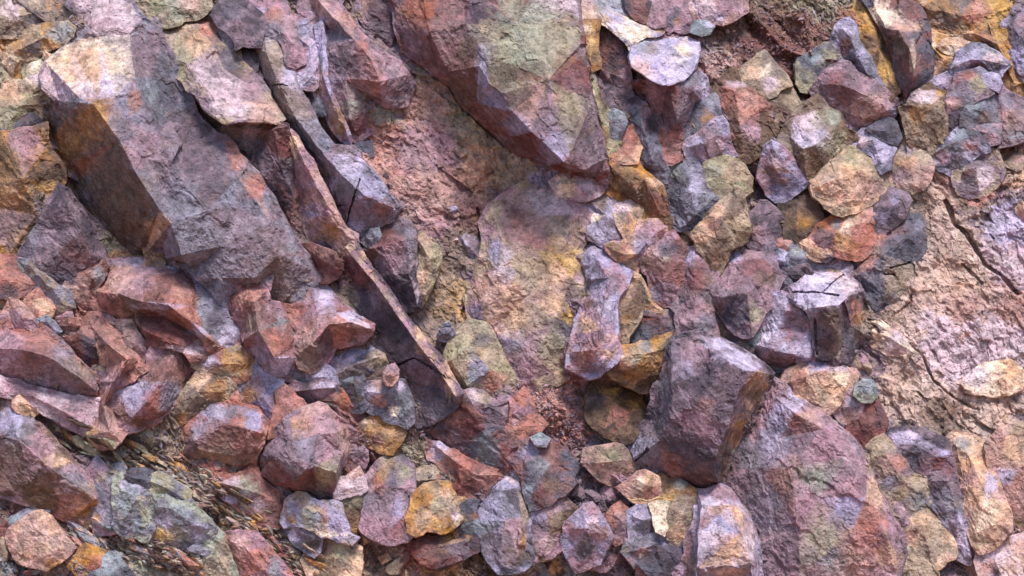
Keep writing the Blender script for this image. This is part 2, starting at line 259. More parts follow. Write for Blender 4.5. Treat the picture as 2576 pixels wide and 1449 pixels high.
# kind | label | colours | outline x,y,h | ridges | patches (pigment, some painting in lit tops and shaded sides) | cracks
ROCKS = """
boulder|great slanted grey-mauve prism boulder on the left with a cream and pink upper face|M G|172,10,60 212,-14,60 310,-14,60 357,48,80 395,75,80 440,160,80 490,285,80 530,325,85 560,350,90 620,420,95 680,500,95 720,570,90 760,630,80 800,700,70 760,765,60 690,765,60 640,740,60 580,800,60 540,735,80 500,700,90 466,665,70 400,655,20 330,650,10 270,650,5 240,590,-10 180,470,0 120,380,10 115,310,30 150,255,100 112,220,120 105,190,110 120,160,90 190,98,60 215,60,50|190,45,60 230,75,90 300,70,95 357,48,80;230,75,90 200,98,80 250,92,85 325,88,90 345,62,90;105,190,110 150,255,135 200,247,165 250,248,178 290,243,175 320,235,165 338,195,150 325,88,90;150,255,140 200,258,170 235,262,190 270,312,186 300,352,182 345,440,176 400,525,170 430,560,164 458,640,140;290,243,175 320,300,165 370,400,155 430,500,150;338,195,150 360,260,150 400,340,150 410,370,155 455,362,160 430,415,165 470,470,160 520,530,155 600,520,120;395,75,80 385,200,80 425,300,85 460,362,100;560,350,95 600,450,115 680,560,135 700,640,130 640,700,120 560,700,110;500,700,110 560,620,130|225,165,105,'W',66 220,165,62,'F',40 295,215,42,'H',24 190,225,50,'V',18 130,215,30,'V' 160,230,20,'H',10 250,30,60,'V' 300,60,40,'V' 250,60,40,'P',14 195,35,22,'B' 350,170,35,'M' 400,250,45,'D' 420,200,50,'S',60 420,300,50,'S' 480,330,40,'D' 500,400,50,'D' 540,460,40,'D' 350,380,50,'P' 420,470,50,'M' 480,580,60,'G' 595,390,22,'K',40 640,470,30,'K',40 340,255,16,'K',30 380,230,20,'Z',30 180,330,60,'N' 240,400,80,'N' 160,380,50,'O' 250,300,50,'O' 170,430,50,'B' 200,420,60,'I',25 140,465,40,'Y',16 340,520,80,'N' 360,580,60,'N' 270,560,60,'N' 430,500,60,'G' 450,600,40,'G' 290,470,60,'N' 300,290,40,'G' 420,380,70,'M' 620,600,90,'M' 540,640,70,'G' 700,660,40,'R' 700,720,50,'J' 385,575,22,'F' 245,280,30,'O'|
boulder|ochre and dark brown stained boulder at the left edge under the prism|O N|-60,350,40 -5,345,70 30,335,80 112,318,80 115,370,70 160,430,60 150,480,50 100,560,40 60,630,30 -60,660,30|30,335,80 60,450,90 90,540,60;-60,480,70 60,450,90 115,370,70|40,390,45,'Y' 80,370,40,'O' 30,420,60,'N' 100,440,40,'B' 120,480,45,'Y',20 10,520,50,'R' 80,530,40,'S' 60,350,40,'P' 10,560,50,'M' 5,500,30,'O'|
rock|small pale tan rock tucked against the left side of the prism|T W|55,230,40 67,204,50 104,188,60 108,215,70 84,222,70 65,240,50||90,195,15,'V'|
stone|dark plum nodule in tan rock beside the prism|D S|40,333,40 52,305,50 70,290,55 97,303,50 95,325,45 60,338,40|45,330,45 75,305,70 95,315,50||
rock|tan buttress with a dark joint running up to the cream face|T U|60,180,20 75,150,30 110,130,35 165,100,40 195,92,40 125,155,50 105,190,60 108,215,60 75,222,40|75,150,30 110,165,60 105,190,60|130,120,25,'G' 90,170,20,'W'|
rock|greyish tan bedrock block at the top left corner|J T|-60,-20,30 100,-30,30 170,-20,20 165,50,30 120,70,40 40,85,40 -60,90,30|-60,40,60 40,40,70 120,30,50|25,20,30,'V' 150,10,30,'O' 100,50,30,'S'|20,60 45,66 90,75
rock|ochre freckled bedrock block left of the cream face|T O|-60,100,20 35,95,40 80,70,40 165,60,30 180,92,20 100,135,30 65,165,20 60,200,20 -60,200,20|-60,140,50 35,130,60 110,95,50|40,110,28,'O' 85,120,20,'S' 150,80,30,'Z' 20,150,30,'W'|
rock|crumbly tan bedrock block below the pale tan rock|U T|-60,210,20 50,205,20 55,240,40 100,240,50 110,280,40 80,290,30 60,320,30 -10,340,50 -60,345,40|-60,270,60 50,265,60 100,262,50|20,230,30,'F' 90,260,20,'N'|
rock|triangular plum-red slab standing on its base in front of the ochre boulder|M D|147,466,90 165,482,85 188,509,70 228,576,60 258,626,50 266,646,50 262,660,60 234,670,80 176,706,70 148,724,60 117,700,70 85,665,70 54,643,60 60,623,60 100,556,80|147,466,90 170,520,115 205,580,110 234,640,100 234,670,80|90,600,35,'G' 190,640,40,'R' 180,680,30,'D' 215,590,25,'D',50 165,700,15,'S'|
rock|red wedge below the triangular slab|R X|174,708,70 230,680,90 262,655,70 264,690,60 240,722,60 205,740,60 180,748,60|174,708,70 235,700,95 240,722,60|250,690,12,'Z',30|
boulder|red-brown boulder with flaky ledges and an undercut belly, left of centre|R K|275,663,40 315,655,45 355,663,50 410,662,50 466,668,60 496,707,60 503,760,70 520,830,70 566,881,80 545,892,80 522,890,90 482,894,110 462,878,110 430,868,110 368,854,70 335,807,50 300,810,50 255,782,50 205,760,60 228,733,60 246,720,50 258,690,40|228,733,70 300,740,110 360,760,120 425,768,150 480,810,145 520,850,120 566,881,100;300,740,110 360,690,85 440,690,85;340,795,62 420,800,75 500,850,85;335,807,50 360,830,90 450,868,120;425,768,150 470,760,110 495,780,80|450,690,25,'D',40 480,740,25,'D',40 350,690,50,'P' 300,700,40,'X' 460,770,50,'K' 400,820,60,'Q' 340,770,30,'N' 320,660,60,'L',10 440,667,40,'L',9 400,770,70,'H',9 500,835,40,'H',9 450,880,60,'V',10|
flat_rock|thin grey-lavender slab wedged right of the red-brown boulder|G L|466,668,60 490,680,60 520,692,60 535,720,70 555,765,70 575,800,75 600,835,70 612,858,60 570,884,70 540,860,85 515,830,90 500,790,85 500,740,75 490,700,70||520,695,18,'H' 550,845,30,'Z' 575,850,30,'H' 540,810,20,'D',40|513,718 530,745 545,765 563,790
rock|rust-red clod at the left edge below the triangular slab|K R|-40,680,70 10,668,80 50,680,70 58,728,60 20,742,60 -40,725,60|-40,700,90 20,705,100 50,700,70|20,740,25,'S'|
flat_rock|grey-brown slanted sliver leaning in rust-red clods|J G|54,662,70 72,667,80 105,700,85 161,767,80 150,780,70 131,777,60 100,727,60 70,690,60||60,668,12,'Z'|
stone|rounded rust clod with a knobbly top beside the grey-brown sliver|K F|64,774,70 75,758,80 97,750,80 125,762,75 131,776,70 100,800,70 78,795,65|75,758,80 95,775,100 120,770,80||
stone|plump pink clod resting on the red boulder at the left edge|X P|23,786,60 35,777,80 60,780,85 80,800,80 76,830,70 50,835,60 30,828,60|35,777,80 55,800,105 76,830,70||
stone|small pink stone right of the plump pink clod|P X|131,783,60 150,776,70 167,777,70 175,798,60 150,803,60|140,790,80 165,790,75||
stone|small brick stone beside a slate chip above the red boulder|R K|142,816,60 170,806,75 184,820,60 165,838,50 148,832,50|150,818,80 175,820,70||
stone|thin slate-blue chip among pink clods|Z G|106,812,80 118,808,85 140,835,80 136,842,75 118,836,75|||
boulder|broad brick-red boulder with mauve shadows on the left edge|K M|-60,815,50 0,817,60 37,834,70 67,839,75 100,837,80 121,851,90 161,881,90 200,912,85 231,941,80 252,975,70 245,1003,60 200,1005,60 120,985,60 70,968,60 0,946,60 -60,940,60|-60,870,110 60,880,140 130,900,135 200,950,115 245,985,80;60,880,140 67,839,75|60,870,60,'K' 30,910,70,'P' 130,930,60,'G' 170,970,60,'M' 200,930,40,'J' 90,890,40,'R'|
flat_rock|pale pink crumbly ledge running under the brick-red boulder|V P|-60,948,70 0,950,75 71,972,80 120,985,85 203,1003,85 250,1008,80 252,1042,80 232,1090,90 203,1072,100 162,1052,100 85,1014,100 44,990,95 -60,975,90|0,955,80 90,1000,115 170,1040,125 232,1085,100|60,990,30,'P' 200,1020,40,'M',14 165,1030,14,'Q'|
stone|plum-dark block in a hollow of the rust-orange lumpy rock|D Q|168,876,60 180,858,80 198,851,85 225,860,90 248,871,90 261,898,70 250,925,60 235,938,50 210,925,50 190,910,50|168,876,60 210,890,80 250,895,80||
boulder|rust-orange lumpy rock spilling down to a point|K R|181,841,50 201,824,60 225,816,70 248,814,70 275,825,90 301,841,90 315,881,110 345,901,120 340,920,115 322,931,110 300,965,100 275,1010,80 290,1040,90 312,1080,100 300,1105,110 275,1115,100 255,1117,90 232,1095,80 248,1050,70 250,1000,60 240,960,50 262,935,60 265,898,80 245,868,90 210,850,80|225,816,70 270,865,130 320,905,150 285,960,140 260,1020,120 275,1085,130;270,865,130 245,868,90|260,900,40,'F',20 310,900,40,'K' 270,1080,40,'X' 240,840,40,'R' 285,960,30,'P' 230,1095,20,'O'|
flat_rock|mauve curved slab behind the rust-orange lumpy rock|M X|248,814,40 290,816,60 320,830,70 350,868,70 372,905,60 362,925,50 345,905,50 318,882,60 300,842,60||290,828,28,'X'|
rock|folded red plate with a grey-lavender right limb|R P|436,867,110 450,872,115 462,880,115 470,900,110 480,930,100 485,945,90 470,970,90 455,990,90 440,1012,90 400,1048,90 345,1068,80 300,1072,80 285,1050,70 278,1015,70 305,968,80 345,962,80 372,925,90 400,893,100|436,867,110 430,900,145 405,960,150 370,1010,140 330,1050,110 300,1072,80;470,900,110 450,960,110 400,1035,110|400,930,30,'R' 340,985,40,'L' 320,970,20,'H' 430,990,25,'G' 390,1010,30,'K' 420,1010,25,'G' 440,872,10,'W'|
rock|earthy yellow-brown lump full of pits|N T|395,1072,50 420,1040,70 440,1012,80 470,987,90 505,935,100 530,950,100 570,958,100 592,1005,80 575,1013,80 530,1017,70 505,1040,60 480,1055,50 440,1102,50 400,1112,50|420,1040,70 500,985,120 570,985,100;500,985,120 460,1040,90|500,950,28,'F' 440,1030,40,'N' 545,990,30,'O' 490,1010,40,'J' 460,1070,30,'O'|
rock|dusty red block with a pale crumbling lower lip|R T|496,908,80 520,892,90 550,885,100 590,888,100 622,897,95 640,920,80 605,931,90 600,950,80 550,950,80 505,930,80|500,912,110 560,915,125 620,915,100|590,920,40,'O' 520,905,20,'H' 560,945,40,'E',10|
rock|brick-red angular block with a lavender chamfered top edge|R K|455,1150,90 470,1110,90 495,1072,90 530,1024,80 570,1014,70 605,1020,70 645,1032,70 672,1062,80 662,1095,100 650,1128,100 628,1182,60 590,1200,50 540,1192,50 468,1182,50|455,1150,110 495,1108,145 540,1050,135 572,1068,145 620,1078,145 655,1090,125;530,1024,80 540,1050,135;500,1130,140 600,1150,120|505,1085,22,'H',35 540,1040,30,'L' 590,1035,50,'G',16 480,1130,14,'D',30 560,1110,60,'R' 560,1175,60,'J' 640,1060,25,'L'|640,1165 648,1130 668,1092
boulder|big rounded mauve boulder with an ochre blush and dark undercut below centre-left|M P|645,1142,80 660,1118,90 680,1100,100 700,1075,120 730,1052,125 760,1040,130 775,1026,120 800,1018,110 818,1022,110 840,1052,110 873,1075,90 881,1100,80 883,1140,70 878,1175,60 858,1215,60 838,1266,60 800,1258,60 770,1252,60 730,1240,60 690,1232,50 665,1210,60 650,1185,60|645,1142,90 690,1150,140 740,1110,158 800,1090,158 845,1090,150 862,1140,132 845,1190,140 790,1172,156 740,1212,144 690,1212,105 655,1195,90;740,1110,185 775,1026,120;845,1090,170 825,1030,110;845,1190,150 838,1266,60;770,1180,175 800,1090,185|700,1180,45,'S' 725,1178,25,'Z',12 690,1150,40,'D' 775,1068,42,'O',16 800,1050,50,'X' 810,1080,40,'P' 800,1140,50,'P' 720,1130,40,'M' 740,1225,60,'Q' 790,1225,50,'R' 830,1190,30,'U' 865,1110,20,'X',50 780,1130,40,'G' 670,1195,40,'R'|
rock|small brick-red wedge jammed beside the big rounded boulder|K R|703,996,130 715,993,140 727,996,140 735,1010,145 757,1026,150 730,1050,150 707,1083,150 690,1096,140 680,1097,135 682,1075,140 690,1050,140||707,1020,20,'K'|
flat_rock|lavender streaked slab left of the brick-red wedge|L G|600,1012,60 618,965,70 640,925,80 655,935,90 668,950,95 672,985,95 703,1002,110 692,1050,115 678,1085,105 660,1115,95 645,1148,80 640,1130,70 668,1090,80 672,1062,80 640,1030,60|655,935,90 662,1000,115 685,1030,125 670,1090,105|640,970,25,'R' 650,1115,20,'O' 690,1030,14,'R',40 655,1050,20,'L' 625,1000,20,'O'|
boulder|large triangular brick-red rock with a pale lavender lower edge|R P|568,760,70 600,730,90 640,700,100 683,680,100 684,690,110 672,730,110 665,755,115 690,780,110 725,812,100 742,830,100 750,870,90 757,912,80 740,942,80 700,950,80 668,935,80 640,900,80 610,870,80 600,840,70 570,830,60 556,790,60|600,730,90 640,760,145 665,755,130;640,760,145 650,830,160 690,900,160 745,900,110;650,830,160 610,860,100;690,900,160 700,945,90|620,745,40,'K' 640,700,50,'Z',12 720,920,50,'H',22 690,935,40,'L',16 670,840,50,'R' 705,820,14,'Z',40 640,820,30,'J' 690,860,30,'K' 650,900,30,'L'|
boulder|pink rock with a lavender crest like a fin, right of the triangular brick-red rock|P R|686,777,80 735,776,100 773,776,105 790,748,105 803,729,105 828,727,105 840,745,115 853,767,130 893,797,145 936,820,150 932,838,130 905,848,110 890,852,100 862,862,90 840,872,80 828,900,70 820,915,60 783,928,70 753,921,70 745,895,80 742,835,90 715,812,90|803,729,105 800,790,155 790,860,140 780,925,90;815,735,115 845,785,165 885,812,170 936,830,150;800,790,155 830,815,165 880,840,130|815,745,28,'H' 870,795,45,'H',12 905,818,30,'V',10 840,840,45,'K' 720,800,40,'K' 770,850,30,'X' 820,870,20,'D',40 770,900,40,'J' 800,780,20,'P'|
flat_rock|flat lavender slab under the fin-crested rock|L V|818,930,60 828,900,70 845,872,70 930,867,70 942,878,75 920,895,80 890,918,85 850,932,85|818,930,60 850,912,95 900,890,95|||830,905 870,895 900,890
flat_rock|tan-edged slab with a split along it below the flat lavender slab|T G|822,955,80 850,935,85 900,905,90 948,886,95 966,892,100 974,912,90 950,938,80 905,960,80 856,962,80|830,950,90 900,915,110 966,895,105|850,925,30,'H' 940,905,25,'T' 870,950,30,'T' 900,950,40,'S'|835,948 890,915 940,888
boulder|long dark plum slab with one thin bright edge falling diagonally through the middle|D M|808,715,40 835,706,50 862,690,60 858,660,80 870,632,100 886,612,115 915,655,118 960,712,120 1005,776,125 1060,852,130 1110,915,135 1160,990,140 1150,1020,120 1120,1045,105 1085,1062,95 1050,1075,85 1032,1050,70 1010,1000,60 960,945,50 932,900,50 930,850,60 937,822,70 893,795,50 845,755,45|873,626,121 903,664,126 948,720,128 993,784,133 1048,860,138 1098,923,142 1146,996,146;870,640,102 940,735,100 1000,810,100 1060,890,105 1130,985,120 1140,1015,120;870,720,75 960,850,75 1040,960,75|850,640,40,'R' 870,620,22,'F' 900,700,30,'Q' 1000,860,60,'S' 960,830,60,'D' 1050,900,50,'M' 1020,960,50,'Q' 1100,1020,50,'D' 1120,1030,35,'S' 860,720,25,'N' 870,750,30,'U' 930,640,26,'F',14 1130,950,16,'F',60 1060,850,14,'F',50 985,760,9,'P' 881,614,10,'X' 888,624,10,'T' 895,635,10,'P' 902,646,10,'X' 910,657,10,'T' 921,671,10,'P' 932,685,10,'X' 943,699,10,'T' 955,714,10,'P' 966,730,10,'X' 977,746,10,'T' 988,762,10,'P' 1000,778,10,'X' 1013,797,10,'T' 1027,816,10,'P' 1041,835,10,'X' 1055,854,10,'T' 1067,869,10,'P' 1080,885,10,'X' 1092,901,10,'T' 1105,917,10,'P' 1117,935,10,'X' 1130,954,10,'T' 1142,973,10,'P'|1000,920 1040,900 1090,925 1120,950
flat_rock|thin orange-pink rib rising to a point above the long plum slab|P X|722,330,120 728,332,125 740,350,135 755,385,140 775,425,140 800,475,140 825,520,138 850,565,130 885,600,125 893,622,120 870,640,100 845,650,80 820,640,70 785,610,60 770,580,60 765,540,70 750,480,80 735,420,80 722,370,90|725,335,122 745,400,120 775,470,118 810,545,112 850,610,100|735,365,22,'F',30 745,400,14,'N' 800,480,20,'P' 760,500,30,'R' 830,580,22,'O' 810,620,28,'S' 780,560,22,'X' 790,530,20,'L'|740,385 755,420 765,440
rock|red rough rock between the prism and the orange-pink rib|R D|655,330,60 700,308,70 722,318,80 728,370,70 745,450,60 770,530,55 790,600,60 775,640,50 755,620,60 720,560,70 690,505,75 660,450,80 640,400,70|690,325,90 700,400,95 740,500,80 775,620,60|700,340,28,'R' 700,430,35,'D' 740,410,14,'Z' 725,445,25,'S' 700,380,30,'Q' 760,560,28,'X' 680,420,30,'M'|
rock|small dusky red tooth under the orange-pink rib|R Q|765,620,90 800,622,110 840,640,120 846,655,110 835,690,90 825,712,80 805,690,70 790,665,70|765,620,90 805,650,125 845,650,115||
boulder|lavender-topped block hanging beside the mauve face of the prism|P N|560,335,50 572,302,60 605,297,90 640,302,100 700,306,100 692,330,90 652,345,90 655,395,80 650,425,70 625,402,60 590,362,50|572,310,75 610,325,115 655,325,120 695,315,105;610,325,115 615,380,80|640,310,40,'H',16 600,320,22,'M' 590,350,26,'N' 630,370,30,'S'|
boulder|tan and pink boulder with a bright pink lip overhanging a dark gap|T M|400,72,60 440,66,55 500,46,45 528,52,50 550,85,60 578,118,70 603,158,80 645,205,90 692,275,110 712,300,115 700,308,130 670,304,140 639,299,150 600,299,155 570,298,155 548,292,150 534,283,145 520,272,140 509,255,135 494,235,125 479,218,115 462,206,105 449,195,95 430,160,85 419,138,80|500,80,85 490,150,105 540,200,115 600,255,125 690,290,125;540,110,90 560,170,95 620,210,100;419,138,80 470,160,110 540,250,150|470,90,50,'T' 490,130,35,'F' 520,180,35,'V' 450,150,35,'U' 570,200,50,'D' 580,150,30,'S' 620,240,40,'P' 590,270,55,'V',20 560,235,40,'V' 540,100,20,'D' 520,70,25,'K' 660,290,40,'X'|
rock|dark brown side block under the bright pink lip|N B|479,220,60 495,236,70 512,258,80 535,287,90 565,301,90 575,320,60 556,345,40 530,330,40 505,300,40 487,262,50||500,280,25,'N'|
rock|tan block with a pinkish corner at the top left of the frame|U T|362,-30,50 500,-30,60 500,20,60 505,32,60 480,44,60 445,56,70 420,66,70 402,70,60 390,60,50 372,30,40|362,0,70 430,15,85 490,25,75|440,10,40,'E' 480,10,25,'X' 390,60,16,'H'|395,72 430,68 470,50 490,42
rock|dark mauve upright stone at the top between tan block and rubble|D M|556,25,80 563,8,85 580,0,85 623,18,90 640,45,90 655,80,90 655,118,80 625,112,75 600,106,70 575,75,70 560,55,70|560,25,80 595,50,115 640,90,100|580,25,25,'S'|
stone|small grey-lavender stone below the dark mauve upright stone|G L|560,78,60 575,72,80 586,80,80 600,105,70 585,122,60 566,108,60|565,80,70 585,95,95 585,120,60||
rock|dark wedge-shaped rock in the joint left of the long grey slab|D S|600,112,60 640,116,70 648,140,70 642,180,60 622,168,60 605,140,60|605,115,70 630,140,90 640,175,65||
rock|reddish mauve slab bearing a pale bluish chip near the upper edge of the photo|P M|655,-20,60 672,5,70 665,30,80 662,44,80 666,86,80 699,95,80 713,110,85 726,161,85 768,157,80 745,97,80 722,44,70 703,12,60 695,-20,60|675,20,85 700,60,105 735,110,105 750,155,90|655,28,20,'H',9 690,40,22,'K' 690,80,30,'G'|
flat_rock|long grey-brown slab falling diagonally beside the prism to a lavender foot|M G|640,124,60 652,105,70 666,90,80 700,97,80 712,125,85 724,165,90 745,207,95 765,250,100 790,300,105 820,350,110 850,390,115 880,428,115 930,470,120 965,500,120 988,520,115 978,545,100 945,572,85 905,592,70 872,578,60 845,530,60 815,460,55 780,395,50 745,345,50 712,305,55 690,270,55 668,215,50 648,170,50|666,90,80 670,130,105 700,210,110 740,290,110 800,370,115 860,440,125 915,490,135 985,522,118;640,124,60 670,130,105;915,490,135 920,560,95|680,100,28,'H',12 690,140,40,'T' 725,180,16,'H',50 700,240,40,'J' 740,280,40,'J' 790,370,36,'S' 870,420,45,'H',34 850,460,45,'G' 930,480,40,'L' 900,540,45,'M' 820,470,20,'L' 960,530,25,'R' 880,580,40,'L'|669,222 685,218 700,210 722,216;905,450 890,500 870,565;835,520 860,516
flat_rock|cracked pink slab edged with a lavender band right of the long grey slab|P L|738,97,60 742,70,60 760,55,60 790,62,70 800,97,80 806,140,85 804,170,90 795,205,95 775,215,100 760,212,100 745,204,95 735,185,90 752,160,80|745,90,75 780,120,105 785,190,115|755,90,22,'G' 792,120,16,'H',60 780,190,20,'H' 760,200,25,'H',12|740,97 755,130 768,155 775,190
rock|slate shard filling the joint below the lavender band|S G|745,216,60 775,206,80 790,235,80 800,262,75 812,282,65 783,288,60 763,250,60||770,225,16,'M'|
rock|dark olive-brown shard in a narrow hole above the grey-lavender foot|D N|790,292,40 828,290,55 850,325,60 872,362,60 862,375,50 840,372,45 818,340,40||845,340,20,'N'|
flat_rock|long pale lavender rib with an ochre lower end|L P|797,70,90 808,60,95 814,100,105 816,150,115 820,200,120 830,240,125 845,270,125 862,310,120 874,340,110 876,358,90 860,350,85 842,328,80 825,295,80 808,262,80 800,225,85 803,165,85|806,70,105 812,190,125 850,300,120|830,270,16,'T' 850,310,22,'O',40 805,200,12,'X',40 812,120,16,'L',50|
boulder|large pink slab with a raised brick-pink ridge at upper centre-left|P M|770,-25,60 835,-25,70 855,15,80 890,72,85 925,105,85 962,134,80 1000,160,75 1026,188,70 1036,218,60 1016,256,55 1000,270,55 974,279,50 954,266,50 940,295,50 924,322,50 904,344,50 882,347,55 860,310,70 843,262,75 825,220,80 813,188,80 804,130,80 800,97,75 806,66,70|800,0,95 840,45,120 890,100,135 935,150,140 955,205,135 960,250,95;890,100,135 870,200,110 880,300,90;806,66,70 840,80,85|800,10,30,'X' 860,60,40,'X',30 912,130,14,'K',40 945,205,28,'K',40 935,170,14,'K',30 840,80,32,'D',24 850,90,20,'G' 890,200,36,'M' 850,230,28,'P' 880,265,34,'E',12 1015,230,28,'D' 900,310,30,'Q' 810,110,12,'H',60 825,210,16,'L',30 880,160,30,'D'|
rock|dark pitted maroon rock filling the top left of the huge overhanging boulder|M Q|838,-25,40 985,-25,40 994,50,30 1007,117,20 1024,147,20 1000,150,40 962,132,50 925,103,55 890,72,60 858,20,50|860,0,60 920,60,75 985,110,50|890,10,40,'X' 950,60,50,'D' 1000,130,30,'D' 900,60,40,'M'|
boulder|huge overhanging boulder at top centre with green-yellow lichen-like streaks|M Q|985,-30,100 1100,-30,130 1250,-30,140 1449,-30,130 1450,10,130 1456,67,140 1465,147,150 1482,251,150 1492,290,145 1510,340,140 1525,400,125 1530,450,110 1525,475,90 1500,440,110 1470,436,110 1430,432,100 1390,425,80 1350,415,60 1320,404,50 1285,379,50 1240,335,55 1200,300,55 1160,266,60 1131,217,65 1085,185,70 1042,150,70 1020,125,75 1010,95,80 994,50,85|1180,-30,170 1172,60,170 1215,130,180 1205,165,180 1230,208,190 1262,235,195 1290,280,205 1338,331,210 1380,370,215 1418,408,215 1470,428,170 1500,440,110;1060,-30,150 1080,80,150 1130,180,130 1200,260,110 1280,345,95 1350,400,80;1172,60,170 1080,80,150;1180,-30,170 1300,60,190 1360,-20,165;1300,60,190 1380,200,205 1430,400,210;1380,200,205 1460,110,155|1100,30,90,'R' 1060,10,40,'I' 1150,110,60,'M' 1130,170,60,'R' 1190,130,40,'N' 1180,230,60,'N',40 1240,290,60,'R' 1320,360,50,'Q' 1210,60,35,'S' 1222,65,18,'F' 1200,30,28,'D' 1215,160,20,'L',60 1240,250,26,'L' 1300,310,40,'L',24 1300,80,80,'U' 1340,60,60,'E' 1290,170,70,'U' 1330,120,50,'E',80 1400,120,40,'U',80 1270,190,30,'B' 1330,190,36,'Q' 1370,250,60,'X' 1350,170,22,'B' 1310,250,30,'B' 1290,40,36,'E' 1420,190,30,'Q',70 1440,90,22,'U' 1430,280,36,'U',50 1380,300,40,'M' 1450,340,50,'D' 1400,370,40,'L' 1480,400,40,'M' 1400,5,50,'V',22 1380,220,20,'B'|
flat_rock|pale cream and lavender slab sloping down from the top right of the huge boulder|W L|1449,-25,100 1540,-25,60 1556,-8,60 1575,25,65 1600,50,65 1640,66,70 1672,72,75 1660,84,90 1622,88,110 1600,104,120 1586,110,125 1575,98,130 1548,75,135 1526,56,135 1480,50,130 1456,46,130|1456,46,130 1500,10,110 1556,60,125 1600,95,120;1500,10,110 1620,70,95|1560,30,50,'H' 1600,70,40,'W' 1480,20,30,'X' 1500,40,40,'F',18 1650,72,20,'Y',8 1530,10,35,'Z'|1526,54 1550,70 1570,92 1590,102
rock|small orange-brown block at the right shoulder of the huge boulder|O N|1462,62,130 1485,56,135 1506,58,135 1500,100,130 1497,161,120 1480,182,110 1470,157,115 1466,100,125|1485,58,145 1484,150,130|1480,105,14,'Y' 1475,75,12,'W'|
rock|dark wine-red rock with a black left rim below the cream slab|D R|1499,70,90 1510,58,95 1522,66,95 1550,85,100 1580,114,90 1583,144,85 1565,165,90 1546,188,90 1530,180,80 1512,168,80 1502,134,80|1515,75,105 1540,120,120 1555,170,100|1505,100,10,'B',50 1540,120,22,'Q'|
boulder|pale lavender disc-topped boulder catching the light right of centre|H L|1583,146,150 1590,116,120 1606,90,90 1630,82,75 1663,84,70 1700,86,70 1727,90,75 1760,104,95 1762,125,115 1757,146,130 1747,174,155 1727,198,175 1700,210,185 1670,214,190 1646,206,190 1625,195,180 1610,182,175 1590,168,165|1600,130,130 1630,110,105 1655,118,108 1665,138,125 1635,148,130 1605,140,130;1690,120,125 1740,150,150|1640,118,26,'J',16 1598,165,20,'V' 1630,185,34,'V',14 1700,162,24,'W',20 1720,130,18,'W',14 1615,110,18,'Z' 1690,190,40,'H' 1610,170,20,'X'|
boulder|purple-red column carrying the pale disc, brick-red at its foot|M Q|1588,205,110 1625,200,140 1680,212,165 1730,200,150 1758,175,120 1780,195,100 1792,240,90 1775,262,85 1748,262,100 1722,322,100 1720,360,95 1718,402,95 1690,418,95 1672,420,100 1655,385,100 1644,350,90 1640,300,80 1612,262,60|1700,214,168 1740,225,155 1705,300,145 1660,300,80;1705,300,140 1690,330,110 1718,330,100;1625,230,100 1648,320,90|1680,365,42,'K',50 1660,270,36,'R' 1700,290,40,'M' 1770,215,18,'H',40 1740,200,40,'G',18 1640,230,30,'P' 1690,250,28,'Q' 1655,330,12,'R'|1645,252 1650,300 1648,345;1740,230 1700,310 1680,330
rock|dusky purple hollowed rock left under the pale disc|D M|1490,175,80 1512,168,85 1532,182,85 1548,190,90 1583,160,100 1592,205,90 1596,240,80 1588,270,80 1573,277,85 1545,282,85 1526,278,80 1512,250,70 1497,205,70|1512,175,95 1545,215,70 1590,225,70;1545,215,70 1530,270,85|1515,180,22,'Q' 1540,235,26,'D' 1580,190,22,'P' 1600,210,14,'P'|
flat_rock|long olive-brown strip right of the crack in the huge boulder|N U|1471,180,110 1480,184,120 1495,215,120 1508,250,120 1522,280,120 1524,335,115 1536,375,110 1542,430,100 1545,468,90 1532,450,95 1522,400,100 1512,352,105 1500,310,110 1492,290,110 1484,250,110|1475,182,120 1510,290,130 1535,440,105|1490,235,8,'W' 1500,270,16,'U' 1515,330,14,'O' 1530,400,14,'O'|1510,300 1515,360 1532,430
stone|small slate-blue knob lodged right of the long olive-brown strip|G Z|1530,298,110 1545,290,125 1560,300,125 1560,320,115 1548,352,110 1530,357,110 1522,335,110|1545,300,135 1540,345,120||
stone|orange-tan chip shaped like a tooth in the crevice|F K|1546,396,100 1558,365,110 1575,345,115 1590,322,110 1600,345,110 1612,370,105 1598,404,100 1570,408,100|1580,330,120 1580,395,115|1580,380,20,'K'|
flat_rock|long blue-grey pillar right of the orange-tan chip|G D|1582,258,90 1600,252,100 1622,262,100 1642,298,95 1648,345,95 1660,390,105 1672,425,105 1680,428,100 1668,470,80 1640,462,80 1613,446,80 1608,405,85 1604,368,85 1592,320,85|1600,256,115 1620,330,125 1640,400,125 1655,460,95|1625,280,20,'P' 1605,300,14,'Z' 1640,430,28,'D' 1625,370,22,'S'|
rock|ochre-brown base block under the blue-grey pillar|N O|1480,382,90 1500,374,105 1522,376,110 1546,408,110 1580,412,110 1602,412,110 1640,450,110 1660,470,105 1672,520,90 1682,590,70 1665,585,60 1640,560,60 1610,515,60 1560,490,70 1530,475,80 1510,440,85|1500,385,120 1550,430,125 1620,450,125 1672,560,85;1530,475,80 1600,480,115|1505,400,26,'M' 1600,425,26,'O' 1640,460,28,'F',12 1560,450,40,'N' 1655,520,28,'Q' 1600,490,40,'N'|
flat_rock|smooth slate-coloured triangle right of the purple-red column|S G|1717,337,90 1730,300,95 1747,256,95 1765,250,100 1786,252,100 1805,278,100 1802,308,100 1760,335,100 1727,360,90|1725,340,105 1770,262,115|1780,300,22,'O',12|
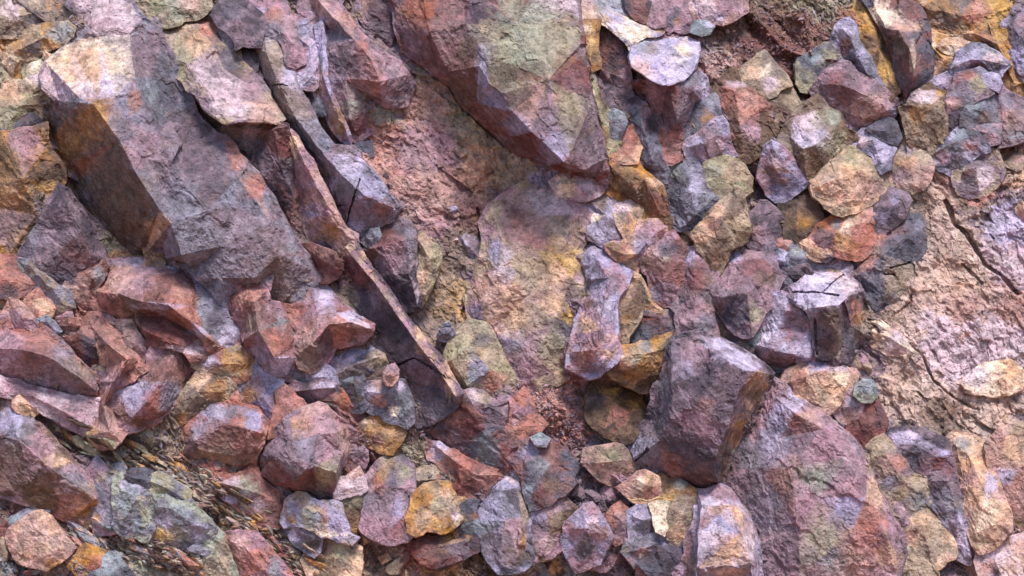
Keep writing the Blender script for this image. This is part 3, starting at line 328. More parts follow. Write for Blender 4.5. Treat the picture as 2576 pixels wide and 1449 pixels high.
rock|mauve hatchet-shaped rock with pale bruises below the slate triangle|P L|1727,370,110 1745,355,120 1770,330,130 1790,308,135 1808,312,130 1822,322,120 1832,350,110 1836,378,100 1828,397,95 1800,402,100 1782,412,100 1774,432,95 1754,404,100 1740,385,100|1735,370,120 1770,360,150 1800,340,145 1830,365,110;1770,360,150 1775,420,105|1790,335,20,'M' 1740,355,14,'H' 1790,385,26,'Q' 1760,405,16,'H' 1830,318,12,'L' 1800,370,20,'V'|
rock|greenish tan smooth rock beneath the mauve hatchet-shaped rock|U T|1776,418,90 1800,402,100 1831,398,100 1842,440,95 1852,500,80 1830,518,75 1798,520,75 1778,495,80|1785,420,110 1820,440,115 1825,510,85|1800,430,16,'E'|
flat_rock|blue-grey dark blade pointing down beside the greenish tan rock|S G|1680,425,70 1700,412,80 1718,404,85 1745,440,95 1774,472,100 1795,498,95 1822,506,85 1795,535,75 1760,562,70 1712,575,60 1690,572,50 1668,500,60|1718,404,95 1735,470,115 1750,540,95 1712,575,65|1750,470,16,'L',40 1700,460,22,'D' 1695,430,14,'E' 1720,520,28,'G' 1780,497,22,'Z',10|
flat_rock|brown fluted column rising right of the slate triangle|N K|1810,218,80 1828,206,90 1848,208,95 1891,228,95 1908,255,90 1912,335,80 1900,385,80 1870,400,75 1850,396,75 1838,360,85 1831,315,90 1807,276,85|1815,220,95 1850,230,120 1862,320,115 1870,395,80|1840,290,28,'N' 1880,250,26,'X' 1850,212,30,'V',9 1885,330,26,'P' 1860,360,22,'N'|1845,225 1850,280 1858,330;1880,270 1885,380
rock|dark wine-coloured stone at the top edge left of the pink rubble|R D|1590,17,80 1605,-15,80 1625,-15,85 1642,0,90 1640,40,90 1620,52,85 1605,42,80|1595,15,90 1620,10,110 1625,45,90||
rock|mauve upright stone at the top edge with a small pale spot|P G|1625,50,80 1645,-10,90 1662,0,95 1666,30,95 1664,58,85 1650,64,80 1634,63,80|1640,0,100 1650,40,115||
rock|purple-pink knuckled rock at the top edge over the pale bluish chip|P M|1668,15,80 1680,-10,85 1710,-20,85 1738,10,95 1746,50,90 1735,66,80 1714,70,80 1697,62,80 1676,66,75|1680,0,95 1710,20,120 1735,55,95|1688,55,14,'G' 1700,30,16,'G' 1700,55,10,'O'|
rock|broad pink rock crumbling along the top edge|P X|1740,-25,90 1850,-25,90 1845,20,95 1831,42,95 1815,52,95 1800,50,95 1775,44,90 1757,37,90|1750,0,110 1800,15,130 1840,20,105|1800,45,20,'H',10 1770,20,30,'V'|
stone|pale bluish wedge-shaped chip below the broad pink rock|Z H|1750,76,100 1756,66,105 1783,70,105 1777,80,100 1766,87,100|||
rock|cream and yellow-topped tan stone among maroon rubble|T J|1862,216,70 1872,190,80 1890,172,85 1912,166,85 1937,164,85 1950,190,85 1962,214,80 1948,236,75 1917,243,75 1880,247,70|1865,215,85 1905,200,115 1955,212,90|1925,175,16,'W' 1900,190,24,'F' 1940,210,16,'V' 1890,225,26,'T'|
rock|olive-brown wedge under the cream and yellow-topped stone|N T|1917,245,60 1950,236,80 1978,225,85 1988,260,75 1980,285,65 1965,302,55 1940,290,55 1924,272,55|1922,248,75 1960,258,100 1970,295,70||
boulder|big rough mauve boulder shaped like a fist, upper right|P M|2061,203,90 2078,181,95 2100,174,95 2118,174,95 2158,186,100 2185,200,105 2212,218,110 2228,235,105 2240,256,100 2250,276,90 2240,292,80 2205,313,70 2180,325,65 2151,333,60 2131,320,60 2122,298,70 2112,280,80 2090,275,80 2074,268,80|2070,210,105 2120,215,135 2180,240,145 2235,275,120;2180,240,145 2170,300,110 2151,333,60;2120,215,135 2120,280,90|2120,220,40,'Q' 2180,270,45,'X' 2150,200,30,'M' 2220,280,26,'P' 2245,280,12,'L' 2190,310,40,'X'|
flat_rock|smooth lavender-grey fin standing along the ochre crumble|G L|2110,72,90 2125,70,105 2145,76,110 2152,100,115 2162,127,120 2178,150,120 2196,175,120 2212,210,115 2226,248,105 2220,252,95 2205,236,90 2178,192,90 2158,185,85 2151,162,80 2130,150,75 2118,135,75 2112,100,80|2120,72,110 2145,105,120 2162,150,118 2200,215,112|2125,78,20,'H' 2125,120,20,'Q' 2140,150,16,'B' 2132,100,14,'R' 2180,180,22,'G'|
rock|slate-grey ribbed rock left of the mauve fist boulder|S U|2017,203,60 2027,158,70 2044,137,75 2070,133,80 2094,134,80 2106,161,80 2092,178,80 2078,196,80 2055,206,75 2037,216,70|2020,200,75 2050,165,100 2100,155,95|2050,140,26,'Z',12 2090,170,16,'T'|
rock|crumbly ochre pillar dripping between lavender fin and rounded boulder|O N|2145,-25,50 2184,-25,60 2195,10,60 2212,54,65 2225,90,60 2238,117,60 2246,140,55 2254,170,50 2257,230,40 2240,240,30 2222,222,40 2205,188,50 2181,134,60 2160,112,60 2160,67,60 2142,27,50|2165,0,80 2185,70,95 2215,130,90 2240,200,70|2165,20,25,'Y' 2190,60,30,'O' 2185,110,22,'N' 2225,190,26,'Y' 2200,150,22,'N' 2235,110,20,'B'|
boulder|rounded grey boulder with a rusty heart and pale peach cap, upper right|S R|2184,-25,90 2200,-15,90 2202,17,95 2235,26,100 2265,40,105 2295,58,110 2315,70,110 2320,84,115 2336,110,110 2344,132,105 2343,165,100 2339,188,90 2328,210,80 2312,230,70 2290,250,60 2272,266,50 2262,245,60 2258,218,80 2257,180,90 2255,154,95 2243,115,95 2228,80,100 2205,45,95 2190,20,85|2205,30,100 2232,72,135 2262,78,150 2315,80,140;2262,78,150 2290,130,165 2300,190,145 2275,260,70|2240,45,40,'W',22 2290,66,32,'F',14 2215,20,20,'W' 2270,70,30,'X' 2285,150,28,'R',50 2296,145,8,'W',45 2330,150,16,'S',50 2270,210,26,'S' 2255,105,22,'N' 2270,120,16,'J'|
flat_rock|peach-orange strip slanting behind the rounded grey boulder|F O|2318,84,70 2335,92,75 2362,112,80 2366,134,80 2385,140,80 2400,148,80 2396,170,70 2375,188,60 2352,203,50 2333,203,40 2345,168,60 2344,128,70|2330,95,85 2375,150,100 2350,195,70|2340,105,16,'W' 2380,160,20,'O' 2360,180,18,'F'|
rock|ochre and brown mottled bedrock block near the top right corner|O T|2300,-25,40 2500,-25,50 2535,-5,60 2550,20,70 2540,45,75 2520,60,80 2490,70,90 2450,60,80 2420,75,60 2380,90,50 2345,80,50 2330,50,50|2330,20,70 2420,40,85 2500,30,90;2420,40,85 2430,70,70|2490,20,40,'Y' 2530,40,25,'Y' 2420,15,30,'S' 2350,30,30,'N' 2380,60,30,'S' 2450,30,30,'K' 2340,60,20,'F'|
rock|yellow-brown bedrock shelf below the mottled block at right|O N|2390,95,40 2450,75,50 2500,72,60 2530,70,60 2540,140,60 2555,185,50 2600,230,50 2620,260,40 2540,240,40 2510,210,40 2525,165,40 2480,120,40 2440,110,40|2450,85,70 2510,110,80 2550,210,60|2500,90,30,'Y' 2540,215,40,'O' 2480,90,20,'R' 2430,90,22,'F' 2520,150,20,'Y'|
rock|purple slab cut off by the right edge near the top|M L|2534,68,80 2552,30,90 2590,20,90 2640,25,80 2640,230,60 2575,195,60 2550,182,60 2540,140,65|2545,60,95 2580,110,115 2570,190,75|2560,50,26,'B' 2570,90,30,'D' 2560,150,24,'L' 2575,50,20,'P'|
rock|faceted blue-lavender stone perched on the yellow shelf, upper right|L S|2397,172,100 2405,155,110 2419,147,120 2432,130,125 2446,117,125 2465,120,125 2486,127,125 2505,138,120 2520,147,115 2533,164,105 2515,178,105 2499,192,100 2480,182,105 2466,172,110 2440,180,105 2420,182,100|2405,165,125 2440,150,155 2470,150,165 2533,164,115;2446,117,125 2455,150,160;2440,150,155 2425,178,110;2470,150,165 2499,190,105|2490,132,20,'Z' 2500,145,26,'V',12 2480,170,36,'D',12 2415,165,16,'H' 2460,170,20,'Q'|
stone|thin yellow-cream sliver beside the faceted blue-lavender stone|F W|2365,119,95 2390,113,100 2420,110,100 2439,113,100 2425,125,98 2400,132,92 2385,130,92|||
rock|brown and grey upright block with a pink lid at the left of the cracked cluster|N T|2290,250,120 2300,238,110 2318,230,100 2340,226,95 2362,228,95 2374,240,110 2377,252,130 2378,300,130 2379,345,110 2360,368,100 2341,384,90 2315,382,85 2300,360,95 2285,335,95 2288,290,110|2290,252,130 2318,262,150 2345,262,160 2377,252,140;2345,262,160 2345,380,110|2325,240,34,'V',14 2362,235,10,'Y' 2310,290,22,'O' 2350,320,26,'N' 2310,330,22,'T' 2360,290,18,'J'|2378,255 2380,340
rock|lavender-edged dark stone behind the brown and grey upright block|P L|2343,222,90 2362,202,100 2385,188,105 2398,192,105 2406,204,105 2395,220,110 2375,234,100 2355,228,95|2350,218,105 2385,205,125 2400,205,110|2365,210,20,'H',9 2390,205,12,'R'|
rock|mauve cracked block at the crown of the right-hand cluster|M G|2403,210,130 2415,192,135 2432,181,140 2459,184,140 2475,198,140 2486,214,140 2496,236,135 2462,246,140 2432,256,135 2410,252,130 2402,235,130|2410,212,140 2440,205,160 2480,225,155;2440,205,160 2435,250,140|2435,190,22,'K',12 2460,210,22,'U' 2420,225,16,'M' 2410,205,10,'Q'|2430,252 2470,245 2495,240
rock|pink-faced dark block below the mauve cracked block|D P|2379,254,120 2402,252,130 2428,258,130 2424,280,125 2418,302,120 2400,325,110 2384,344,100 2380,300,110|2382,262,135 2425,268,140 2395,320,118|2400,262,24,'X',12 2395,300,20,'D'|
rock|blue-grey block split by dark cracks in the middle of the right-hand cluster|G S|2430,260,120 2465,250,135 2496,241,135 2500,275,130 2508,312,115 2485,318,110 2455,316,110 2438,314,110 2422,300,110|2432,262,130 2470,275,150 2505,310,118;2470,275,150 2450,315,115|2450,270,26,'Z' 2480,295,20,'N' 2440,300,18,'S'|2465,275 2455,300 2448,312;2500,255 2508,290
rock|broad mauve flank block on the right of the cracked cluster|M P|2497,236,110 2519,228,110 2550,252,110 2582,282,105 2600,310,95 2572,325,95 2560,345,90 2535,355,90 2519,356,90 2515,340,95 2513,318,110 2505,285,115|2505,240,120 2540,280,140 2575,310,110;2540,280,140 2525,350,95|2555,338,22,'Z',12 2510,260,14,'D' 2540,300,26,'X' 2530,250,20,'G'|
stone|bright lavender chip on the shoulder of the mauve cracked block|H L|2484,193,150 2495,190,155 2515,212,150 2510,226,145 2498,215,150|||
rock|blue-bruised sloping slab under the cracked cluster|L S|2345,384,80 2365,368,95 2385,352,105 2410,332,110 2436,318,110 2455,332,115 2470,350,115 2468,375,110 2445,400,95 2419,420,80 2395,434,70 2378,420,70 2362,408,70|2350,384,90 2400,360,130 2460,345,125;2400,360,130 2405,425,80|2415,345,20,'Z' 2395,375,24,'Z',14 2440,370,14,'I' 2400,410,22,'D' 2370,395,18,'P'|
rock|lavender-pink step between sloping slab and mauve flank block|P G|2440,322,110 2480,318,120 2513,318,115 2512,340,110 2508,353,100 2472,354,100 2455,335,105|2445,325,120 2485,335,130 2508,348,105||
boulder|rounded tan-mauve rock with a plum bruise at right|T M|2415,450,70 2425,425,80 2439,402,85 2452,394,85 2468,391,85 2490,402,85 2507,416,80 2504,450,75 2490,472,65 2470,488,55 2440,492,55 2420,486,60|2425,430,95 2455,420,120 2500,425,95;2455,420,120 2465,480,70|2438,446,20,'D' 2440,435,14,'Q' 2480,440,22,'V'|
boulder|grey-green boulder with pale mint scabs above the rust-orange rock|J N|1984,338,90 1995,305,100 2010,285,100 2027,268,100 2040,270,105 2050,278,110 2085,276,105 2117,284,95 2124,318,100 2134,336,95 2130,360,85 2115,385,80 2097,412,75 2075,435,70 2050,453,65 2030,460,65 2012,432,75 2000,409,85 1990,370,90|1990,345,100 2020,375,150 2050,365,160 2090,330,150 2124,318,110;2050,278,110 2090,330,150;2020,375,150 2030,455,75;2050,365,160 2080,420,85|2030,320,35,'V' 2065,350,26,'H' 2095,295,22,'E' 2060,305,20,'U' 2020,350,22,'H' 2060,415,40,'N' 2100,370,26,'U' 2115,340,16,'U' 2010,400,20,'N'|2095,330 2110,350 2125,355
rock|lavender wedge with a straight ochre stripe beside the grey-green boulder|L P|1925,395,90 1935,382,100 1945,373,110 1962,388,115 1977,397,115 1985,425,110 1990,440,108 2014,460,95 2000,470,90 1987,477,85 1970,488,75 1956,492,70 1942,465,75 1930,440,80 1922,415,85|1930,395,105 1950,425,125 1985,470,95;1945,373,110 1975,420,125 2014,460,95|1955,432,42,'O',6 1945,425,18,'O',9 1975,455,18,'O',8 1950,470,20,'S' 1935,430,12,'D'|
boulder|tan and rust-orange boulder cracked across its face, right of centre|T F|2046,472,80 2055,450,90 2074,426,95 2092,410,100 2131,398,100 2155,380,100 2180,376,95 2205,390,95 2222,414,90 2228,440,85 2230,472,80 2226,492,75 2190,506,75 2155,516,80 2121,530,85 2108,520,90 2092,505,90 2075,490,85 2060,480,80|2060,470,110 2100,450,145 2160,430,150 2220,430,110;2092,410,100 2110,450,148;2100,450,145 2150,500,110|2120,470,60,'K',34 2080,430,30,'T' 2160,400,40,'U' 2200,420,30,'T' 2150,450,40,'F' 2190,480,30,'X' 2090,480,26,'F'|
rock|fire-orange and gold patched rock under the cracked tan boulder|K I|2036,612,60 2055,592,75 2080,570,90 2105,553,100 2145,535,105 2175,520,105 2200,506,100 2216,500,95 2225,512,95 2225,536,95 2215,565,90 2202,588,85 2188,602,85 2175,614,85 2177,640,75 2155,645,75 2135,642,75 2115,634,75 2098,627,75 2060,622,65|2060,600,90 2110,585,125 2165,560,125 2215,530,105;2110,585,125 2130,640,80|2100,590,24,'I' 2120,600,26,'Y' 2140,625,18,'I' 2100,568,12,'Z' 2150,560,26,'T' 2165,580,22,'K' 2190,540,26,'X' 2210,520,12,'I' 2070,600,30,'S' 2130,580,16,'W'|2120,545 2150,575 2170,605 2175,625
rock|dark brown squat block left of the fire-orange rock|B N|1972,510,60 1988,500,80 2010,496,85 2036,500,85 2042,520,80 2042,546,75 2034,576,70 2015,590,65 2001,597,60 1985,588,60 1971,573,60|1975,515,75 2005,520,100 2038,530,90;2005,520,100 2003,590,70|2025,520,16,'N' 2030,560,14,'O'|
rock_shard|mauve shard leaning right against the fire-orange rock|M D|2205,520,90 2222,505,95 2245,495,100 2260,482,100 2272,492,95 2264,520,95 2258,545,90 2240,565,85 2225,580,80 2205,598,75 2192,604,75 2202,575,80 2206,550,85|2215,520,105 2245,520,120 2225,575,90|2250,500,14,'L' 2215,545,12,'L' 2240,545,18,'D'|2235,500 2248,525
boulder|smooth slate-grey and salmon face of bedrock right of centre|S J|2135,695,50 2155,670,60 2180,642,70 2215,605,75 2252,566,80 2280,553,80 2312,549,75 2330,570,75 2338,590,75 2335,615,75 2330,645,70 2325,690,65 2315,730,60 2292,748,55 2285,765,50 2255,782,45 2220,783,45 2184,783,50 2170,760,50 2160,730,50|2160,690,75 2220,640,100 2290,590,100 2330,600,80;2220,640,100 2230,740,75|2225,600,45,'K',22 2250,590,30,'K' 2280,600,40,'S' 2270,640,50,'S' 2230,690,50,'G' 2180,660,22,'K' 2250,720,40,'T' 2200,730,30,'S' 2290,700,40,'T' 2180,620,20,'G' 2200,765,20,'S' 2315,570,16,'G'|2225,690 2250,692;2240,675 2290,660
boulder|block with a flat pale lavender roof and dark streaked front, right of centre|M D|1994,728,120 2010,715,100 2045,678,80 2071,652,70 2100,674,80 2130,697,95 2158,717,110 2166,735,110 2172,760,95 2185,790,70 2190,830,55 2184,865,50 2165,880,50 2150,900,60 2140,925,70 2131,927,75 2110,915,90 2090,892,110 2070,893,115 2054,896,115 2050,860,120 2048,810,130 2030,775,140 2005,760,135 1974,745,115 1984,735,115|1974,745,115 2000,757,145 2027,774,160 2051,775,165 2080,770,168 2111,767,170 2125,755,165 2138,742,155 2158,717,120;2111,767,170 2108,830,155 2110,915,95;2138,742,155 2142,820,110 2140,920,75;2122,760,150 2124,830,112 2130,915,90|2070,700,60,'H' 2040,745,50,'H' 2090,745,40,'H' 2130,715,26,'V' 2100,690,20,'F' 2060,820,30,'M' 2085,860,40,'J' 2090,800,30,'N' 2160,800,22,'O' 2155,770,14,'K' 2140,860,22,'S' 2160,840,22,'J' 2070,860,30,'D'|1994,735 2030,734 2070,738 2110,742;2065,738 2090,715 2122,692;2050,800 2052,850 2054,890
rock|hollowed lavender block with a pale left rim beside the flat-roofed block|P L|1888,862,70 1898,838,85 1912,812,95 1930,780,105 1950,748,110 1970,744,115 1985,745,115 2005,760,115 2030,778,115 2045,805,110 2046,830,105 2050,890,95 2045,905,85 2025,922,70 1985,927,65 1950,925,60 1920,922,60 1895,905,60|1896,865,105 1940,878,135 2000,895,140 2040,900,105;1950,748,110 1975,780,135 1960,830,120 1940,878,135;1975,780,135 2020,790,135;1985,820,100 2035,830,110|1930,810,26,'H',50 1915,850,22,'H' 1960,765,26,'H' 2000,815,26,'M' 1995,830,34,'Q',10 2000,875,50,'H',18 1950,910,60,'R',14 1900,890,14,'N' 2030,800,14,'M'|1890,866 1912,862 1930,840 1934,800
stone|small grey stone with a rust tip left of the stone huddle|G K|1950,622,60 1958,608,75 1972,600,80 1995,606,80 2012,614,75 1998,636,70 1970,632,65|1955,622,80 1980,618,100 2005,622,80|1980,605,14,'K'|
stone|slate stone in the huddle above the flat-roofed block|G Z|1984,650,70 1992,635,85 2004,626,90 2030,636,90 2054,652,80 2045,666,75 2020,672,75 1994,678,70|1990,650,90 2015,648,115 2048,655,90|2010,634,20,'Z',10 2003,628,8,'E'|
stone|small bluish stone left in the huddle above the flat-roofed block|L S|1945,648,60 1960,642,75 1978,643,80 1986,668,70 1967,681,60 1950,668,60|1950,650,75 1968,656,95 1982,668,75||
stone|plum stone in the lower row of the stone huddle|M D|1972,692,70 1998,680,85 2027,671,90 2037,686,80 2018,704,75 2001,714,70 1985,702,70|1978,692,85 2010,690,110||
stone|little mauve stone lowest in the stone huddle|M S|1954,702,70 1964,694,80 1976,694,85 1986,718,80 1970,738,70 1958,722,70|1958,705,80 1972,712,95||
rock_shard|thin brown shard with an orange edge leaning over the stone huddle|D F|2020,618,100 2034,612,105 2060,628,105 2084,646,100 2078,654,95 2064,655,90 2045,648,90 2032,640,92|2025,618,110 2080,648,105|2065,636,26,'F',5|
boulder|knobbly purple ball of rock left of the stone huddle|M D|1888,575,60 1893,552,75 1905,541,85 1925,541,90 1944,546,90 1962,562,80 1975,584,70 1966,604,65 1950,630,55 1930,640,50 1903,640,50 1888,612,50|1895,580,90 1925,575,115 1965,585,85;1925,575,115 1925,635,70|1920,590,26,'P' 1940,625,20,'G'|
boulder|upright mauve boulder with a sharp waist line, right of centre|P M|1790,742,120 1800,712,130 1820,668,125 1828,645,115 1840,620,100 1865,614,95 1890,613,90 1908,617,90 1925,628,90 1940,645,85 1952,662,80 1954,692,75 1945,720,80 1935,742,85 1928,762,80 1917,782,80 1905,810,75 1892,846,70 1870,845,65 1850,838,65 1832,818,75 1818,798,80 1804,776,90|1790,742,120 1820,748,160 1855,738,175 1880,738,165 1900,720,150 1954,680,90;1828,645,115 1860,660,150 1855,738,175;1860,660,150 1920,650,125 1900,720,150;1880,738,165 1892,846,80;1920,650,125 1925,628,90|1880,640,40,'P' 1840,700,30,'P' 1900,680,34,'Q' 1910,700,18,'J' 1850,780,45,'S' 1830,790,26,'D' 1900,790,20,'U' 1935,700,18,'N' 1810,775,16,'N' 1845,640,20,'L' 1885,720,22,'M'|
rock|dark brown ribbed wedge under the waist of the upright mauve boulder|N B|1788,760,60 1805,778,70 1820,800,75 1835,820,75 1850,840,70 1872,850,60 1880,880,50 1860,885,40 1835,870,40 1810,845,40 1795,810,45||1830,850,20,'R' 1810,790,22,'O',8|
rock|grey-blue scrap of rock right under the upright mauve boulder|S Z|1852,848,60 1872,836,75 1895,832,80 1915,828,80 1905,855,70 1890,880,60 1868,880,55|1860,850,80 1890,845,95||
rock_shard|tall tan-brown shard standing on its point with a bright left edge|N T|1864,490,130 1866,505,135 1861,529,140 1855,555,140 1848,580,135 1841,605,125 1834,632,115 1818,660,100 1801,684,80 1792,686,80 1784,676,85 1776,650,95 1764,622,105 1756,605,110 1746,594,115 1758,575,125 1774,553,130 1795,530,130 1824,502,125 1845,499,125|1864,490,130 1815,545,160 1800,600,160 1792,660,120 1792,686,80;1746,594,115 1775,590,145 1800,600,160;1815,545,160 1825,600,150|1785,575,26,'F',30 1760,595,16,'F' 1805,535,18,'F' 1840,520,16,'J' 1820,600,22,'N' 1800,650,26,'N' 1815,560,16,'D' 1795,570,14,'Q' 1835,560,16,'T'|1845,505 1840,540
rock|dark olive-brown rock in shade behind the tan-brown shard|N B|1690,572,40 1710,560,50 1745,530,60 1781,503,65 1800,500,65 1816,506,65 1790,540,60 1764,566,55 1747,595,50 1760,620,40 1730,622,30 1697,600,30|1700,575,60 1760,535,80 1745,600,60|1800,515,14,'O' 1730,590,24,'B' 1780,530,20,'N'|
boulder|tall mauve column right of centre with a lavender crown|M P|1714,660,90 1718,642,100 1727,630,110 1745,628,115 1766,634,115 1778,655,115 1788,678,110 1795,713,105 1798,740,100 1792,766,95 1796,810,85 1803,848,75 1780,856,70 1747,850,70 1720,845,65 1703,838,65 1705,800,75 1710,750,85 1710,713,90|1722,640,115 1745,670,145 1750,740,145 1745,810,120 1750,850,80;1745,670,145 1780,670,120;1750,740,145 1795,740,105|1730,640,20,'L' 1750,680,26,'R' 1755,720,26,'Q' 1780,700,18,'J' 1785,770,16,'N' 1740,780,30,'P' 1770,810,28,'G' 1720,740,14,'D',40|
boulder|mauve column streaked with slate left of the tall mauve column|R P|1614,650,80 1622,632,95 1640,620,100 1665,612,105 1690,611,105 1706,616,105 1716,640,100 1718,662,95 1714,690,95 1710,715,90 1706,745,85 1702,772,80 1682,768,80 1660,762,80 1640,757,75 1638,720,75 1632,692,75 1618,680,75|1625,635,105 1660,650,130 1670,700,130 1670,755,95;1660,650,130 1712,660,105|1645,650,26,'X' 1680,625,26,'S' 1678,652,8,'W' 1670,690,30,'R' 1680,735,28,'P' 1650,740,18,'G' 1620,655,12,'B',16|
rock|dark blue-grey cleft rock between the brown wedge and mauve columns|S D|1604,660,30 1618,652,50 1634,680,50 1640,720,55 1660,765,60 1650,785,55 1630,770,40 1615,740,30 1608,700,20||1625,680,14,'B' 1635,745,14,'Z'|
rock|crumbly slate and maroon patch under the mauve columns|S Q|1600,780,50 1630,762,60 1670,768,65 1702,776,65 1708,835,55 1690,848,50 1650,850,45 1620,860,40 1575,872,30 1590,830,40|1605,790,70 1660,800,85 1700,830,70|1680,775,22,'Z' 1650,810,26,'Q' 1690,800,26,'M' 1630,835,30,'S' 1655,780,20,'T',8|
boulder|grey-lavender nosed boulder with dark pits at the centre right|L P|1451,645,90 1462,622,95 1470,592,90 1482,596,95 1500,612,105 1530,632,110 1560,656,110 1572,690,105 1566,712,105 1548,740,110 1547,780,105 1549,840,95 1545,880,85 1536,900,80 1522,925,70 1507,940,60 1485,935,55 1460,925,60 1434,912,60 1432,890,65 1440,865,70 1450,820,80 1463,782,85 1478,745,85 1475,715,85 1460,680,85|1470,592,90 1500,650,135 1530,700,145 1545,690,130 1572,690,105;1530,700,145 1520,760,145 1510,830,145 1500,880,130 1440,885,80;1548,740,110 1520,760,145;1500,880,130 1507,940,60;1462,640,105 1478,700,115|1500,660,24,'D',34 1520,640,30,'L' 1540,700,24,'M' 1510,715,26,'L' 1500,800,36,'P' 1520,780,16,'H' 1500,850,30,'P' 1480,900,40,'R' 1510,920,26,'L' 1490,880,30,'K' 1530,890,14,'F' 1455,665,12,'V',30 1480,760,14,'N' 1535,850,16,'X' 1480,820,20,'F'|1460,660 1470,700 1480,730
rock|brown-edged wedge and mauve block hung above the dark cleft|P F|1526,618,90 1545,614,100 1575,615,105 1586,608,105 1600,590,105 1625,562,100 1645,558,100 1665,558,100 1672,575,100 1678,598,95 1662,610,95 1645,620,95 1630,636,95 1614,655,90 1605,672,80 1600,685,70 1575,684,65 1568,668,75 1558,655,85 1540,640,85|1530,620,100 1570,640,125 1600,640,130 1650,585,120;1600,640,130 1600,680,80|1570,640,28,'F' 1550,628,18,'N' 1585,665,14,'T' 1640,580,30,'P' 1610,620,20,'L' 1668,590,12,'Q' 1575,625,14,'K'|
rock|tan block with an orange blush above the brown-edged wedge|F T|1541,508,70 1555,499,80 1585,500,85 1613,505,85 1612,530,85 1606,550,80 1600,580,75 1590,608,65 1575,596,65 1562,575,65 1550,540,70|1545,512,85 1580,530,110 1606,545,90;1580,530,110 1585,600,75|1570,525,18,'K' 1565,515,26,'V' 1585,570,18,'O' 1600,540,14,'J' 1575,550,14,'M'|
rock|small orange-spotted brick slab beside the tan block|R O|1612,522,60 1630,516,70 1648,525,70 1660,550,65 1645,560,60 1620,562,55 1600,560,55||1632,540,20,'O'|
rock|upright brown-tan wedge in the middle of the cleft|N T|1546,760,90 1556,740,95 1568,720,100 1585,722,105 1602,728,105 1612,745,100 1618,764,95 1608,790,90 1597,814,85 1580,838,75 1564,858,65 1556,870,60 1547,868,60 1545,810,80|1560,735,110 1590,755,125 1570,800,115 1556,865,70|1575,730,22,'X' 1560,755,16,'F' 1575,800,16,'O' 1590,770,20,'N' 1560,840,14,'T' 1570,780,20,'N'|1545,760 1550,810 1556,860
rock|ochre slab bridging the dark gap above the upright brown-tan wedge|T O|1560,705,60 1585,697,75 1610,700,80 1620,720,80 1640,765,75 1665,785,70 1675,795,65 1650,800,60 1620,775,60 1605,735,60 1590,718,60||1650,780,20,'F' 1590,702,20,'F'|
boulder|knobbly ochre-brown stone perched left of the big mauve block|O N|1556,912,130 1562,895,140 1573,881,145 1590,874,145 1613,868,145 1628,868,140 1641,871,135 1655,862,130 1670,850,130 1688,842,125 1692,850,125 1684,880,125 1680,898,125 1672,925,115 1662,958,100 1648,966,95 1630,970,90 1612,970,90 1598,966,95 1575,950,105 1558,928,115|1562,905,160 1590,890,185 1625,890,185 1650,885,170 1690,846,130;1590,890,185 1590,930,170 1625,945,155 1665,930,130;1625,890,185 1625,945,155|1625,872,18,'Z' 1660,868,18,'Y' 1600,890,24,'T' 1580,910,22,'F' 1600,930,22,'N' 1640,900,14,'F' 1650,930,24,'N' 1590,950,20,'O' 1630,915,30,'O' 1675,870,10,'U' 1595,905,16,'E',7|
boulder|big mauve block with a pale lavender cap and ochre-brown right edge|M D|1690,856,130 1712,848,140 1741,841,150 1760,841,140 1778,848,130 1815,860,130 1848,874,130 1870,886,130 1891,901,130 1918,920,120 1938,942,110 1932,965,100 1920,990,90 1900,1025,85 1880,1060,80 1865,1090,75 1850,1118,70 1835,1150,70 1825,1185,70 1812,1225,70 1785,1230,70 1752,1229,70 1700,1212,70 1650,1197,70 1620,1185,65 1593,1168,60 1579,1127,60 1605,1095,65 1637,1056,70 1642,1025,80 1650,990,90 1662,958,100 1678,900,120|1690,856,150 1741,841,170 1790,885,200 1830,908,215 1870,932,220 1905,935,185 1938,942,110;1870,932,220 1858,985,210 1830,1075,195 1800,1150,165 1797,1190,140 1812,1225,70;1690,856,150 1690,960,165 1690,1050,160 1660,1110,130 1593,1150,80;1690,960,165 1760,1010,195 1830,1075,195;1690,1050,160 1760,1100,170 1800,1150,165;1660,1110,130 1720,1190,110|1850,900,50,'H',16 1800,868,45,'H',14 1890,920,24,'H',13 1750,886,16,'Q' 1776,1012,26,'I',14 1780,1030,16,'R' 1760,960,45,'D' 1730,1020,40,'M' 1740,900,40,'P' 1720,930,26,'L' 1670,1000,12,'G',70 1700,900,16,'G',60 1600,1120,28,'L' 1630,1130,30,'G' 1760,1080,50,'P' 1720,1130,50,'D' 1750,1190,60,'D' 1700,1170,30,'I' 1740,1210,50,'R' 1905,970,26,'O',34 1890,1000,26,'N' 1870,1060,26,'O' 1880,1020,14,'F' 1850,1110,22,'O' 1825,1160,16,'N',50 1910,950,18,'F' 1840,1130,10,'E' 1815,1200,10,'N'|1595,1160 1615,1145 1630,1128
